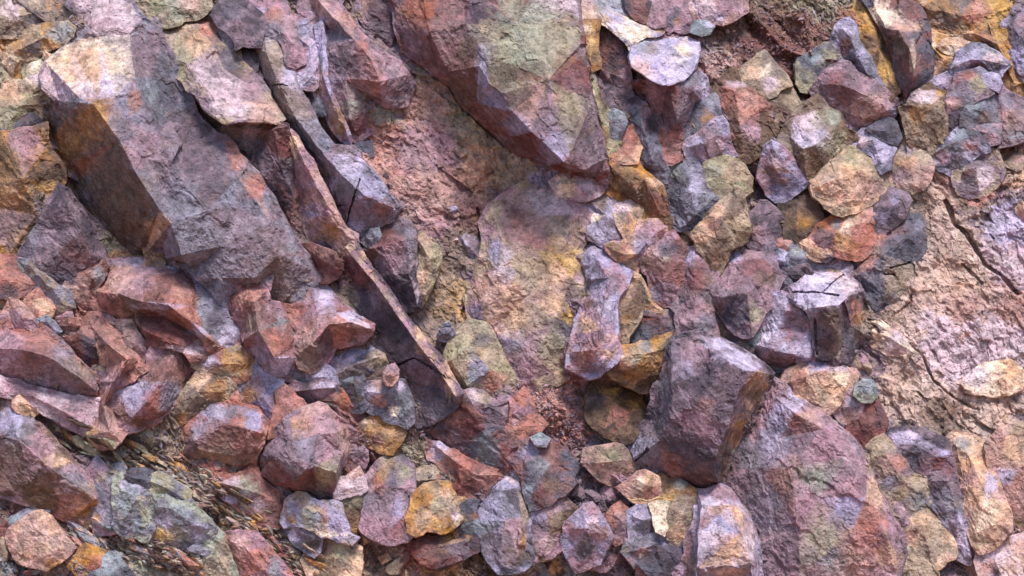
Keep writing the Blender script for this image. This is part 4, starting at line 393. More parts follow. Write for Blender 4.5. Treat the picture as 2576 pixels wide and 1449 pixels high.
boulder|enormous slab filling the lower right with a clean diagonal edge|P M|1936,946,90 1960,970,110 1990,1002,115 2020,1018,120 2049,1032,130 2068,1048,138 2086,1070,140 2112,1088,145 2137,1107,150 2155,1132,152 2168,1161,150 2190,1200,150 2205,1239,150 2222,1262,150 2232,1290,148 2246,1312,145 2259,1341,140 2268,1368,135 2274,1395,130 2266,1418,130 2255,1445,130 2240,1510,120 1920,1510,90 1912,1440,90 1905,1400,85 1890,1330,75 1868,1290,65 1850,1260,60 1816,1232,50 1830,1180,55 1850,1120,60 1885,1062,65 1918,995,75|1950,1000,115 2000,1040,150 2070,1080,165 2130,1150,175 2180,1250,178 2230,1350,165;2000,1040,150 1960,1100,115 1990,1180,150 2060,1250,160 2150,1330,165;1990,1180,150 1920,1180,110;2060,1250,160 2010,1330,150 2010,1450,130;1900,1120,90 1930,1060,105|1980,1010,40,'M' 1960,1060,40,'L' 2010,1050,36,'K' 2000,1010,30,'H' 2050,1060,40,'X' 2080,1090,50,'P' 2040,1110,50,'M' 1900,1150,50,'G' 1950,1110,45,'L' 2080,1140,40,'P' 2120,1200,36,'M' 1990,1190,40,'X' 1960,1220,40,'R' 2050,1210,30,'E' 2150,1240,40,'P' 2200,1250,20,'F',50 2180,1310,40,'K' 2120,1290,40,'L' 2040,1270,50,'P' 1930,1290,60,'G' 2000,1330,60,'P' 1950,1380,60,'M' 2100,1390,36,'Z',50 2160,1370,50,'K' 2230,1400,30,'F' 2070,1350,40,'U' 2150,1430,50,'X' 1900,1240,36,'M' 1940,1440,40,'M' 2190,1180,20,'T'|
boulder|lavender and orange striped column cut off by the bottom edge|L P|1720,1510,90 1728,1440,100 1738,1395,105 1752,1330,110 1758,1280,110 1750,1245,100 1755,1234,95 1776,1238,100 1795,1226,100 1812,1224,100 1835,1236,110 1852,1262,120 1868,1290,125 1884,1314,125 1896,1340,125 1904,1364,120 1911,1412,110 1920,1510,100|1755,1238,105 1765,1270,150 1758,1340,175 1752,1430,180 1750,1510,170;1812,1228,110 1835,1270,165 1865,1340,195 1890,1420,190 1900,1510,170;1765,1270,150 1835,1270,165;1758,1340,175 1865,1340,195|1735,1440,16,'N',80 1790,1250,36,'P' 1780,1280,30,'H' 1820,1285,40,'F',20 1850,1300,26,'F' 1800,1320,28,'L' 1775,1360,26,'H' 1800,1345,30,'V' 1838,1385,44,'O',38 1845,1395,34,'F' 1880,1370,22,'V',60 1790,1430,40,'G' 1770,1400,26,'S' 1780,1470,40,'L' 1860,1440,40,'L' 1870,1330,20,'X' 1775,1310,16,'P' 1840,1440,50,'F',10|
stone|peach and pink nugget left of the heart-shaped stone|F X|1592,1212,100 1598,1200,110 1606,1194,115 1622,1195,120 1638,1198,120 1648,1208,115 1655,1220,110 1656,1240,105 1655,1258,100 1645,1267,95 1630,1264,95 1617,1260,95 1604,1252,95 1596,1244,98|1600,1205,125 1625,1220,145 1650,1225,120;1625,1220,145 1625,1262,105|1640,1240,22,'K' 1610,1215,16,'W' 1605,1240,12,'J' 1630,1205,12,'F'|
stone|ochre stone with a pale blue-white knob above the heart-shaped stone|O N|1654,1204,95 1660,1198,100 1668,1199,105 1684,1210,105 1700,1207,110 1712,1212,110 1725,1225,105 1738,1230,100 1740,1245,95 1738,1258,90 1720,1262,90 1690,1266,90 1657,1258,88|1660,1210,115 1690,1228,120 1735,1238,110|1711,1220,16,'Z' 1715,1215,8,'E' 1670,1225,22,'N' 1700,1248,30,'Y',10 1730,1245,10,'K'|
stone|pale cream shield-shaped stone touching the heart-shaped stone|U W|1644,1275,110 1655,1266,120 1674,1262,122 1684,1272,120 1690,1285,120 1688,1300,115 1680,1318,110 1671,1336,105 1660,1325,105 1652,1312,105|1650,1275,125 1672,1285,135 1672,1325,112|1660,1278,14,'W'|
stone|grey-tan heart-shaped stone hanging over a black hollow|T J|1684,1300,120 1690,1280,130 1701,1264,130 1722,1258,130 1745,1260,125 1748,1285,120 1746,1315,115 1734,1338,110 1720,1358,105 1708,1368,100 1698,1372,100 1688,1362,105 1678,1348,110 1675,1328,115|1695,1285,140 1720,1290,160 1742,1285,135;1720,1290,160 1700,1365,110|1720,1270,26,'J' 1710,1310,22,'T' 1712,1340,16,'F' 1735,1300,14,'U'|
rock|lavender-grey cracked cube of stone left of the cream shield-shaped stone|G L|1588,1290,80 1596,1281,90 1613,1279,95 1630,1281,95 1645,1284,90 1650,1300,90 1648,1315,85 1640,1338,80 1630,1348,75 1617,1355,70 1604,1352,70 1593,1346,75|1592,1300,105 1620,1310,125 1646,1300,105;1620,1310,125 1622,1350,80|1605,1295,16,'H' 1598,1330,12,'Z' 1630,1290,14,'L' 1630,1330,20,'D' 1610,1335,16,'D'|1605,1285 1620,1305 1636,1320 1638,1340;1592,1312 1600,1340 1605,1352
stone|salmon pink stone left of the cracked cube|K P|1540,1300,70 1545,1290,80 1560,1284,85 1572,1288,85 1582,1305,80 1585,1320,75 1578,1338,70 1568,1352,65 1552,1354,60 1540,1350,60 1534,1325,62|1545,1295,95 1562,1310,110 1575,1345,75|1560,1300,16,'X' 1560,1340,18,'M'|1537,1325 1538,1352
rock|dark plum chunk in the gap at the foot of the striped column|D S|1645,1395,90 1655,1372,100 1665,1352,105 1678,1342,105 1690,1356,110 1702,1374,110 1722,1385,105 1720,1410,95 1714,1432,85 1684,1440,80 1660,1436,80 1640,1430,80|1655,1385,125 1690,1390,140 1718,1395,110;1690,1390,140 1684,1438,90|1670,1355,16,'L' 1690,1400,30,'D'|
flat_rock|mauve sloping slab with a pale rusty notch left of the plum chunk|P G|1578,1388,80 1593,1372,85 1620,1360,90 1648,1350,92 1652,1365,90 1645,1392,85 1632,1410,80 1617,1418,75 1600,1402,75|1585,1385,100 1620,1380,115 1645,1370,105|1618,1388,14,'K' 1614,1400,9,'W' 1575,1384,10,'U'|
rock|lilac rock with a black smear and pink right-hand point|P L|1430,1330,100 1440,1318,110 1455,1305,115 1470,1300,115 1495,1303,115 1515,1325,110 1534,1351,100 1520,1360,95 1501,1365,95 1492,1388,90 1482,1412,85 1468,1422,80 1454,1426,80 1445,1405,85 1441,1381,90 1434,1350,95|1440,1330,125 1475,1330,145 1510,1345,125;1475,1330,145 1465,1410,100|1470,1315,20,'L' 1515,1345,20,'X' 1478,1365,18,'B',26 1470,1390,20,'S' 1450,1350,14,'P' 1490,1320,20,'V'|
rock|upright slate and maroon rock beside the lavender complex, lower middle|S R|1312,1200,110 1318,1160,120 1328,1135,125 1339,1116,125 1352,1112,125 1366,1116,125 1380,1122,120 1392,1130,115 1400,1150,115 1407,1175,110 1412,1200,105 1414,1222,100 1408,1238,100 1397,1250,100 1375,1268,95 1352,1278,90 1335,1260,95 1322,1240,100|1320,1165,140 1355,1150,160 1385,1165,150 1410,1215,115;1355,1150,160 1350,1215,155 1352,1275,100|1335,1130,20,'L' 1385,1170,26,'R' 1355,1170,26,'Z' 1340,1200,30,'S' 1390,1220,22,'N' 1355,1250,18,'Q' 1370,1125,18,'R' 1325,1235,14,'Z'|
stone|blue-grey chip lying on top of the upright slate and maroon rock|Z L|1349,1110,150 1360,1107,155 1373,1112,155 1370,1119,150 1352,1118,148|||
rock|pink rock with a tan cut face under the upright slate and maroon rock|P N|1328,1290,90 1345,1276,100 1370,1262,105 1398,1250,105 1412,1258,105 1416,1285,100 1420,1325,90 1412,1350,85 1398,1365,80 1378,1395,75 1350,1405,70 1335,1380,70 1325,1350,75 1322,1320,80|1335,1290,115 1375,1280,130 1400,1290,125 1385,1340,110 1360,1400,80|1400,1300,18,'T' 1385,1270,26,'P' 1350,1300,20,'L' 1390,1330,18,'N' 1375,1365,20,'J' 1350,1340,22,'M'|
boulder|dusky red triangular slab right of the long plum slab's foot|R S|1076,1075,70 1100,1048,90 1130,1018,110 1150,1000,120 1162,990,125 1172,1010,125 1185,1032,125 1200,1050,125 1220,1078,125 1242,1112,120 1262,1138,115 1278,1160,110 1268,1178,95 1248,1190,80 1215,1178,80 1181,1163,80 1147,1136,75 1118,1122,70 1093,1110,65|1090,1080,90 1140,1070,110 1200,1110,115 1250,1160,100;1162,990,125 1140,1070,110|1160,1050,45,'R' 1140,1030,22,'R' 1200,1070,28,'Q' 1170,1100,40,'S' 1210,1130,40,'S' 1230,1160,30,'Z' 1110,1080,22,'D' 1240,1130,20,'G' 1180,1080,30,'Q' 1215,1110,26,'Z'|
rock|brick slab with a frayed edge below the dusky red triangular slab|K R|1083,1112,70 1105,1120,85 1130,1134,95 1155,1148,100 1181,1162,100 1215,1175,100 1250,1188,95 1262,1198,90 1245,1208,85 1228,1216,80 1210,1232,75 1194,1243,70 1170,1248,65 1147,1250,60 1130,1230,60 1140,1208,60 1147,1188,60 1130,1168,60 1112,1148,60|1100,1125,100 1150,1165,125 1200,1195,130 1250,1195,105;1150,1165,125 1160,1225,85|1120,1140,24,'V' 1150,1165,40,'K' 1105,1125,18,'H',30 1190,1215,36,'R' 1160,1230,30,'Q' 1230,1195,24,'K'|
boulder|bulky lavender and charcoal rock with a brown right flank, lower middle|L S|1215,1260,100 1232,1225,110 1262,1195,115 1278,1175,115 1292,1178,115 1312,1195,115 1318,1230,110 1326,1263,105 1332,1300,95 1331,1347,85 1325,1385,75 1312,1425,70 1285,1432,70 1260,1430,70 1245,1400,80 1232,1372,85 1215,1350,85 1192,1335,80 1180,1310,80 1195,1290,90|1225,1255,130 1262,1235,150 1300,1230,145 1312,1300,135 1305,1400,95;1262,1235,150 1270,1310,140 1260,1420,90;1195,1310,100 1270,1310,140|1290,1195,22,'V' 1250,1225,28,'L' 1260,1260,34,'S' 1240,1290,34,'L' 1285,1250,26,'D' 1210,1330,24,'Z' 1270,1300,36,'G' 1318,1290,12,'T',50 1310,1350,16,'O',40 1320,1400,14,'N' 1260,1380,40,'M' 1290,1330,30,'P' 1225,1340,20,'B' 1290,1400,26,'N'|
rock|yellow-ochre scalloped flake with a rust scrawl, bottom centre|O T|1035,1336,120 1050,1312,130 1065,1290,135 1083,1270,135 1105,1246,135 1127,1222,130 1133,1238,130 1137,1256,130 1148,1275,128 1157,1293,125 1145,1312,130 1128,1332,135 1108,1338,140 1085,1330,140 1065,1334,135 1048,1340,130|1045,1330,135 1085,1295,155 1120,1265,155 1137,1245,135;1085,1295,155 1128,1325,145|1120,1240,16,'F' 1100,1290,18,'I',10 1090,1315,28,'Y',12 1065,1300,22,'T' 1125,1310,18,'D' 1145,1300,12,'V' 1105,1275,22,'U' 1120,1310,22,'O',10|
rock|maroon undercut rock with yellow dashes below the scalloped flake|Q D|1035,1350,80 1060,1342,60 1090,1338,50 1120,1338,50 1150,1322,60 1181,1312,70 1210,1325,80 1245,1342,90 1230,1355,95 1210,1365,100 1180,1382,105 1145,1400,105 1110,1412,100 1080,1412,95 1055,1395,90 1038,1372,85|1045,1362,95 1100,1375,100 1180,1360,110 1240,1345,95|1130,1355,26,'Y',8 1120,1385,24,'Y',7 1190,1360,30,'D' 1080,1390,34,'R' 1150,1380,30,'M' 1180,1325,22,'O' 1100,1350,30,'Q'|
rock|blue-grey leaf-shaped splinter right of the scalloped flake|S Z|1150,1330,90 1165,1300,105 1180,1275,110 1192,1290,110 1210,1318,105 1240,1340,100 1215,1352,95 1180,1356,90|1160,1330,105 1190,1315,125 1235,1340,105|1195,1300,14,'I',8 1170,1320,18,'S' 1200,1340,26,'Z',10 1160,1305,14,'O'|
boulder|mauve slab with orange and rust flames in the bottom centre|M P|915,1300,80 918,1262,90 925,1232,95 935,1205,95 950,1185,95 964,1172,95 980,1150,90 998,1134,90 1012,1138,90 1024,1150,90 1030,1178,90 1034,1205,90 1034,1240,95 1028,1275,100 1022,1310,100 1030,1338,95 1005,1350,90 978,1356,90 955,1350,88 937,1342,85 925,1322,82|930,1240,110 965,1220,125 1000,1230,130 1015,1300,115;965,1220,125 990,1160,110;1000,1230,130 980,1330,110|955,1210,16,'I',34 965,1190,16,'O' 930,1260,16,'G',40 995,1180,20,'S',50 990,1290,22,'I' 1000,1280,20,'L' 975,1165,26,'T' 1020,1190,18,'U' 1000,1330,26,'R' 950,1280,30,'M' 960,1320,30,'P'|
rock|dark khaki wedge in shadow right of the big rounded boulder|N U|842,1262,70 865,1250,80 890,1236,85 910,1234,85 924,1238,85 922,1265,80 914,1297,75 905,1315,70 896,1332,65 880,1336,60 862,1336,60 858,1310,60 852,1285,60|855,1268,85 890,1265,100 895,1320,75|895,1320,20,'O' 880,1260,28,'U' 875,1300,24,'N'|
stone|pale pink pointed stone above the dark khaki wedge|V X|842,1248,100 848,1226,105 858,1206,105 880,1216,110 902,1226,110 922,1234,100 905,1240,100 888,1240,105 865,1248,105|850,1240,115 870,1228,125 915,1232,105||
rock|lavender plate with an ochre rim and cream lower ridge, bottom left of centre|L T|715,1300,110 722,1275,120 735,1252,125 752,1241,125 765,1245,130 780,1258,130 800,1270,130 825,1272,128 852,1272,125 858,1290,125 864,1310,125 872,1340,120 876,1362,115 850,1358,125 825,1345,130 800,1338,135 774,1324,135 750,1318,130 725,1318,120|722,1290,130 760,1275,155 820,1295,155 870,1340,125;760,1275,155 790,1325,140|760,1270,22,'O',10 790,1280,22,'Y',9 735,1270,12,'H' 830,1290,30,'L' 815,1300,12,'I',20 775,1300,28,'Z' 740,1300,20,'G' 825,1342,50,'W',8 770,1290,20,'U' 735,1308,12,'O' 855,1330,16,'H'|
rock|slate wedge with a lilac skirt under the lavender plate|S L|728,1325,80 750,1322,95 772,1330,105 800,1342,110 804,1362,105 802,1382,95 790,1388,90 778,1380,85 757,1358,80 740,1342,80|740,1330,100 780,1350,120 800,1375,100|745,1345,16,'H' 790,1370,18,'B' 770,1345,20,'G'|
rock|speckled tan rock with dark pits, bottom edge left of centre|T F|803,1345,90 830,1348,105 855,1360,110 874,1366,105 876,1400,95 870,1435,85 865,1510,70 800,1510,60 805,1470,70 801,1430,75 802,1385,85|815,1360,115 845,1400,125 840,1470,95|830,1410,26,'T' 815,1420,14,'B' 855,1390,18,'U' 840,1440,18,'N' 850,1420,12,'D'|
boulder|dusty red apron of rock split by one vertical crack, lower left of centre|R K|545,1218,60 565,1200,70 600,1198,80 635,1195,85 655,1205,90 672,1228,90 700,1236,90 712,1262,85 718,1285,80 712,1305,75 690,1312,70 660,1310,65 630,1290,60 600,1262,55 570,1240,55|560,1215,90 610,1230,115 660,1245,120 705,1270,100|610,1235,26,'U' 570,1215,30,'V',10 600,1255,40,'L',12 680,1260,28,'K' 690,1290,26,'R' 640,1270,36,'V',12 625,1230,20,'E'|681,1215 682,1245 677,1275 682,1300
rock|rust-brown block under the slate-capped stones|R I|785,1012,70 810,995,85 842,982,90 862,998,95 878,1018,90 884,1045,80 884,1072,70 870,1065,70 856,1056,75 842,1040,75 828,1028,72|795,1010,90 840,1008,115 875,1035,95|850,1000,20,'I' 830,1015,26,'R'|
rock|ochre-brown dusty shield in a rust-red hollow|N O|905,1092,60 915,1068,75 935,1058,85 964,1060,90 976,1082,85 984,1108,75 978,1128,65 960,1122,65 944,1115,65 925,1102,60|915,1085,85 948,1085,105 978,1110,85|945,1080,26,'O' 960,1105,16,'N' 935,1062,26,'F',6|
rock|slate and white-flecked block gripped by rust-red earth|G S|915,990,110 922,970,120 934,963,125 955,964,130 978,971,130 995,962,130 1015,960,125 1028,990,120 1037,1040,105 1030,1055,95 1018,1062,90 1000,1052,95 988,1044,100 984,1025,105 978,1018,108 960,1030,105 944,1028,105 925,1020,100|925,985,140 960,990,155 1000,985,155 1028,1030,120;960,990,155 950,1020,120;1000,985,155 1010,1055,105|945,970,20,'X' 935,1000,20,'S' 955,1010,18,'K' 1000,975,18,'H' 1015,1010,20,'Z' 1005,1000,20,'S' 990,1030,14,'W' 930,980,14,'H'|978,1000 982,965 986,1012
rock|charcoal column left of the slate and white-flecked block|S B|849,962,80 862,945,90 885,938,95 910,945,95 918,975,90 920,1018,75 905,1028,70 890,1028,65 872,1000,70 858,985,75|860,960,105 890,965,120 905,1020,85|870,950,20,'Z' 890,985,20,'S' 905,1000,12,'B'|
stone|dusky pink thumb-shaped stone on top of the slate and white-flecked block|P X|968,955,150 970,938,155 978,926,155 990,922,155 996,935,155 997,952,150 985,965,145 974,966,145|972,945,165 985,940,175 994,955,160||
rock|dark tan-shadowed rock under the tan-edged slab|T S|852,966,70 905,962,80 945,942,85 972,918,85 985,930,80 975,960,70 955,985,60 920,975,65 880,975,65|865,968,85 930,955,105 980,930,90|890,968,30,'S' 880,955,30,'T' 950,950,30,'N'|
stone|lavender stone in the row under the pink fin-crested rock|L G|774,962,80 778,942,90 790,930,95 810,925,100 828,930,100 842,948,95 845,965,85 825,970,80 800,970,78|785,950,110 815,948,120 838,962,95|800,940,20,'H'|
stone|small grey-blue stone left in the row under the fin-crested rock|G Z|750,962,70 752,942,80 762,936,85 774,944,85 774,966,75 762,972,70|755,950,95 770,958,90||
rock|mauve shelf rock with a lavender right wing below the stone row|P M|730,982,80 752,970,90 775,966,95 805,962,100 830,961,100 845,970,95 846,980,90 822,992,85 800,1006,80 785,1014,75 765,1010,75 748,1005,75|740,985,100 785,980,125 840,974,105;785,980,125 785,1010,85|820,968,24,'H',9 770,990,26,'D' 800,985,18,'M'|
boulder|dark mauve smooth boulder right of the long bright edge|M D|899,628,60 912,612,70 930,600,75 958,584,80 987,569,85 1008,568,88 1028,575,90 1038,588,92 1042,605,95 1041,640,95 1043,687,90 1050,715,85 1060,750,75 1060,778,65 1040,782,60 1018,778,60 995,758,55 974,735,55 955,715,55 938,698,55 920,658,55|910,630,80 960,620,110 1025,600,120 1030,690,115 1050,770,80;960,620,110 990,690,95|970,610,40,'Q' 1000,650,36,'P' 1030,610,14,'G',50 1020,680,14,'D' 940,640,20,'R' 1040,740,22,'D' 1052,735,10,'V' 1025,660,8,'Z'|
flat_rock|buff smooth slab standing right of the dark mauve boulder|T U|1044,594,70 1062,588,75 1090,602,75 1106,620,75 1112,645,70 1108,668,65 1098,700,60 1085,730,55 1072,758,50 1062,770,55 1055,740,65 1050,715,70 1044,687,75|1050,600,90 1080,650,95 1068,740,75|1060,640,28,'T' 1065,600,28,'X',14 1085,680,16,'J' 1060,700,18,'F'|
stone|blue-grey facetted pebble cluster stone perched on the valley floor|L G|1104,846,60 1108,833,75 1122,827,85 1136,829,85 1142,840,75 1136,852,65 1120,859,60 1108,856,58|1110,840,85 1125,838,100 1138,845,80||
stone|tiny bluish triangular pebble above the pebble on the valley floor|Z L|1112,825,70 1120,815,78 1129,811,80 1136,824,72 1124,829,68|||
stone|smooth blue-grey pebble in the joint above the dark mauve boulder|Z G|933,596,90 938,587,98 948,585,100 954,594,98 949,603,92 939,604,88|938,592,104 948,595,104||
stone|dim little pebble beside the smooth blue-grey pebble in the joint|G D|918,608,80 924,600,88 934,602,90 933,613,84 924,616,80|922,606,92 930,609,90||
boulder|speckled bedrock mass of tan, gold and lavender in the very middle|P T|1208,560,40 1232,520,50 1262,498,50 1300,480,50 1350,468,50 1400,472,55 1450,482,60 1490,505,60 1505,540,60 1500,580,60 1478,595,65 1462,622,65 1452,650,65 1462,690,65 1475,730,70 1470,765,70 1455,800,70 1444,850,70 1432,885,65 1420,915,60 1390,935,60 1345,955,60 1310,975,50 1285,930,50 1262,890,50 1240,850,50 1215,815,45 1180,790,40 1165,750,35 1188,720,45 1208,690,60 1225,650,75 1228,600,70|1232,520,50 1262,600,95 1255,680,95 1215,760,75;1262,600,95 1350,540,80 1450,540,85;1350,540,80 1400,640,100 1440,700,80 1400,800,95 1340,900,85;1255,680,95 1330,740,90 1400,800,95;1330,740,90 1300,860,80|1300,520,50,'X' 1380,500,50,'V' 1340,580,50,'X' 1280,600,40,'M' 1260,640,30,'L' 1410,570,36,'T' 1410,640,45,'Y' 1400,690,36,'F' 1440,660,30,'Y' 1420,720,26,'B' 1440,745,28,'D',20 1330,700,50,'T' 1290,740,40,'F' 1300,790,40,'F' 1270,690,30,'H' 1230,730,40,'X' 1390,770,36,'F' 1340,800,40,'T' 1400,830,40,'S' 1440,790,26,'Y' 1350,860,40,'P' 1290,860,30,'L' 1310,920,40,'P' 1450,520,40,'P' 1480,550,26,'P' 1290,550,26,'R' 1340,610,24,'R' 1380,870,34,'U' 1210,790,24,'L' 1240,790,26,'F' 1350,740,30,'D',20 1270,560,22,'S' 1220,600,14,'M'|
rock|lilac-white topped small block tucked below the huge overhanging boulder|V P|1390,462,60 1410,448,75 1440,440,80 1475,440,85 1500,450,85 1508,470,75 1500,490,65 1470,500,55 1430,495,50 1400,485,50|1405,462,85 1450,462,105 1500,465,85|1470,455,26,'H' 1420,470,26,'W'|
rock|mauve block below the lilac-white topped block|M L|1470,505,50 1500,492,60 1520,485,65 1542,500,65 1560,560,60 1572,600,55 1560,640,50 1530,625,50 1500,605,50 1480,590,50 1490,560,50 1500,535,50|1490,515,70 1525,540,90 1540,600,75|1500,570,22,'L' 1540,570,22,'D' 1520,590,24,'H' 1495,545,14,'W' 1515,510,20,'J'|
flat_rock|tan slab tapering up to a ridge on the valley floor right of the bright edge|T U|1118,918,50 1128,890,60 1141,868,65 1160,845,65 1188,824,60 1205,815,60 1220,815,60 1235,832,60 1243,850,60 1258,880,55 1268,908,50 1280,935,45 1290,962,40 1270,990,40 1250,1012,40 1225,1000,45 1190,985,50 1160,985,50 1140,950,50|1135,905,75 1180,870,90 1215,825,75;1180,870,90 1230,930,75 1265,985,50;1180,870,90 1175,970,70|1170,870,30,'U' 1210,860,22,'S' 1220,900,28,'T' 1200,930,26,'L' 1190,945,20,'Z' 1240,960,26,'K' 1150,930,26,'T'|1243,850 1262,900 1270,930
rock|mauve knuckle of rock right of the bright edge's foot|P M|1160,990,60 1185,984,75 1215,990,80 1245,1012,75 1255,1030,70 1270,1020,65 1295,1030,65 1290,1060,60 1265,1080,55 1245,1075,60 1225,1060,60 1200,1042,60 1182,1022,60|1175,998,80 1215,1015,105 1270,1045,85|1190,1000,20,'V' 1250,1050,20,'D' 1215,1005,20,'T'|
stone|brick-pink lozenge on the pebbly red slope, lower centre|K P|1284,1060,70 1290,1030,85 1300,1010,90 1315,1003,90 1328,1010,90 1334,1028,85 1326,1045,80 1312,1058,72 1298,1068,68|1292,1040,100 1315,1022,115 1325,1040,90||
rock|brick wedge of rock beneath the brick-pink lozenge|R K|1272,1105,70 1278,1078,85 1300,1066,90 1328,1052,95 1345,1054,95 1352,1070,90 1335,1085,85 1310,1098,80 1290,1112,72|1282,1088,100 1320,1072,115 1348,1066,100||
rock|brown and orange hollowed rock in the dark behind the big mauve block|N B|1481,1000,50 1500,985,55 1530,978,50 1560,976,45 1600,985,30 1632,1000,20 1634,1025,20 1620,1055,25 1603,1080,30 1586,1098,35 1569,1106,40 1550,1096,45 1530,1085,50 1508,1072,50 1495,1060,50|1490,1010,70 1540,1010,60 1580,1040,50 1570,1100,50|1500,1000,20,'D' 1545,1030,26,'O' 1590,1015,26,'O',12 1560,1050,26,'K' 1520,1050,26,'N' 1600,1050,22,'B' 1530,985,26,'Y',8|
rock|tan and pink smooth block at the left foot of the big mauve block|J X|1490,1165,60 1505,1148,70 1525,1135,75 1545,1130,75 1565,1142,75 1583,1158,75 1598,1175,70 1607,1192,65 1598,1206,60 1583,1216,55 1550,1208,55 1515,1196,55|1500,1165,80 1545,1160,105 1595,1190,75|1570,1185,24,'X' 1540,1150,22,'U'|
boulder|peach-topped rock with a lilac right shoulder beneath the flat-roofed block|F X|1975,965,70 1984,948,85 1998,930,95 2014,915,100 2035,902,100 2058,894,100 2080,904,105 2105,915,105 2131,928,100 2142,945,95 2136,960,90 2118,970,90 2098,980,85 2090,1002,75 2086,1024,65 2072,1030,62 2059,1030,60 2042,1018,62 2028,1005,65 2005,990,65|1990,960,105 2035,945,145 2075,930,145 2135,940,105;2035,945,145 2060,1020,80;2075,930,145 2098,975,100|2095,920,40,'V',18 2030,940,30,'F' 2040,975,36,'F' 2015,955,22,'K' 2118,955,18,'W' 2055,905,26,'L' 2065,1005,20,'T'|
rock|pink block behind the dark red leaf-shaped rock|P X|2114,1028,70 2128,1010,80 2142,998,90 2155,990,95 2175,1000,95 2192,1014,90 2182,1032,90 2168,1048,90 2158,1062,85 2150,1078,75 2138,1070,70 2128,1052,70|2122,1025,95 2155,1020,115 2185,1020,100|2140,1055,18,'K' 2150,1010,18,'H'|
rock|dark red leaf-shaped rock in the joint beside the enormous slab|Q R|2192,1008,90 2202,1020,95 2210,1040,95 2216,1060,90 2214,1080,85 2204,1100,80 2190,1118,75 2176,1126,70 2162,1130,65 2156,1105,75 2160,1075,85 2172,1045,90 2182,1022,92|2192,1010,100 2185,1065,125 2172,1122,80|2185,1070,22,'Q' 2212,1050,8,'D',30|
stone|mint-white crumbly knob above the dark red leaf-shaped rock|E Z|2155,994,110 2162,978,120 2174,967,125 2190,968,125 2198,980,120 2199,998,112 2190,1010,108 2172,1008,108|2162,985,135 2180,982,145 2194,996,125||
rock|long tan and mauve strip running down beside the enormous slab's edge|T M|2170,1156,80 2190,1135,95 2212,1112,100 2225,1108,100 2242,1115,100 2252,1132,100 2264,1148,100 2275,1162,100 2284,1180,98 2292,1196,96 2310,1212,92 2326,1224,90 2330,1245,85 2332,1270,80 2318,1290,75 2305,1302,72 2288,1316,70 2280,1298,75 2273,1278,80 2245,1252,85 2208,1238,80 2190,1210,80 2180,1182,80|2180,1158,105 2225,1140,125 2265,1200,125 2310,1240,110 2290,1310,80|2225,1135,24,'T' 2235,1175,28,'X' 2265,1160,22,'K' 2270,1215,28,'T' 2305,1245,20,'S' 2240,1215,22,'G' 2310,1270,16,'Z' 2210,1190,20,'J'|2285,1085 2250,1110
rock|pink splinter rock caught in the black crack beside the enormous slab|P D|2206,1244,60 2220,1242,80 2238,1252,85 2255,1262,85 2268,1280,80 2276,1300,72 2280,1318,62 2270,1330,58 2255,1338,55 2240,1312,60 2226,1280,62|2215,1250,90 2245,1275,105 2270,1315,75|2235,1260,22,'X' 2255,1320,18,'D'|
rock|tan angular block below the long tan and mauve strip|T F|2264,1340,90 2280,1322,100 2300,1303,105 2318,1288,105 2338,1270,100 2350,1278,100 2362,1290,100 2378,1315,95 2392,1340,90 2384,1362,85 2375,1388,75 2360,1405,70 2344,1424,65 2330,1412,65 2317,1396,68 2296,1378,75 2276,1360,80|2275,1338,115 2320,1320,145 2375,1330,110;2320,1320,145 2345,1415,80|2320,1310,26,'F' 2350,1340,26,'T' 2300,1340,20,'X' 2330,1380,22,'J'|
rock|plum cube with a lavender arched lid, lower right|D M|2238,1100,90 2248,1092,92 2268,1086,90 2290,1084,88 2308,1092,92 2325,1105,95 2355,1122,95 2388,1140,95 2394,1165,95 2385,1180,90 2355,1188,92 2330,1198,90 2300,1192,90 2282,1176,100 2265,1152,115 2250,1125,110|2248,1110,115 2270,1148,140 2300,1118,140 2352,1148,135 2390,1145,105;2270,1148,140 2300,1185,110|2275,1100,40,'H',16 2325,1120,26,'H',10 2365,1138,26,'L',10 2250,1112,14,'H' 2310,1145,32,'D' 2295,1165,22,'S' 2350,1165,30,'Q' 2330,1180,16,'P'|
flat_rock|mauve tapering slab descending from the plum cube|M G|2332,1205,85 2350,1195,100 2375,1175,105 2395,1155,105 2402,1195,105 2410,1230,100 2418,1263,98 2430,1300,95 2440,1335,90 2446,1370,80 2450,1412,70 2435,1410,68 2420,1400,70 2405,1370,78 2391,1341,82 2376,1312,85 2361,1283,88 2345,1250,88 2330,1230,85|2345,1210,115 2385,1210,130 2410,1290,120 2440,1400,85|2380,1220,30,'M' 2385,1180,20,'Q' 2400,1270,16,'J' 2425,1370,16,'H',50 2360,1245,22,'D' 2415,1310,20,'L'|
boulder|peach-cream bulging slab in the lower right|F X|2390,1108,85 2405,1098,92 2425,1094,95 2445,1100,95 2460,1128,100 2476,1162,100 2494,1195,100 2510,1230,100 2522,1260,98 2533,1292,92 2526,1320,85 2516,1348,78 2492,1368,70 2466,1382,62 2450,1365,65 2440,1345,72 2430,1310,80 2422,1273,85 2412,1235,88 2404,1195,90 2396,1150,88|2405,1120,115 2440,1150,140 2480,1240,150 2500,1320,115;2405,1120,115 2430,1220,115 2455,1340,95|2425,1130,26,'T' 2420,1115,18,'Z' 2450,1170,26,'F' 2470,1240,36,'F' 2480,1290,30,'W' 2490,1340,26,'F' 2435,1200,20,'X' 2490,1220,18,'H',34 2440,1260,20,'F' 2460,1360,20,'T'|
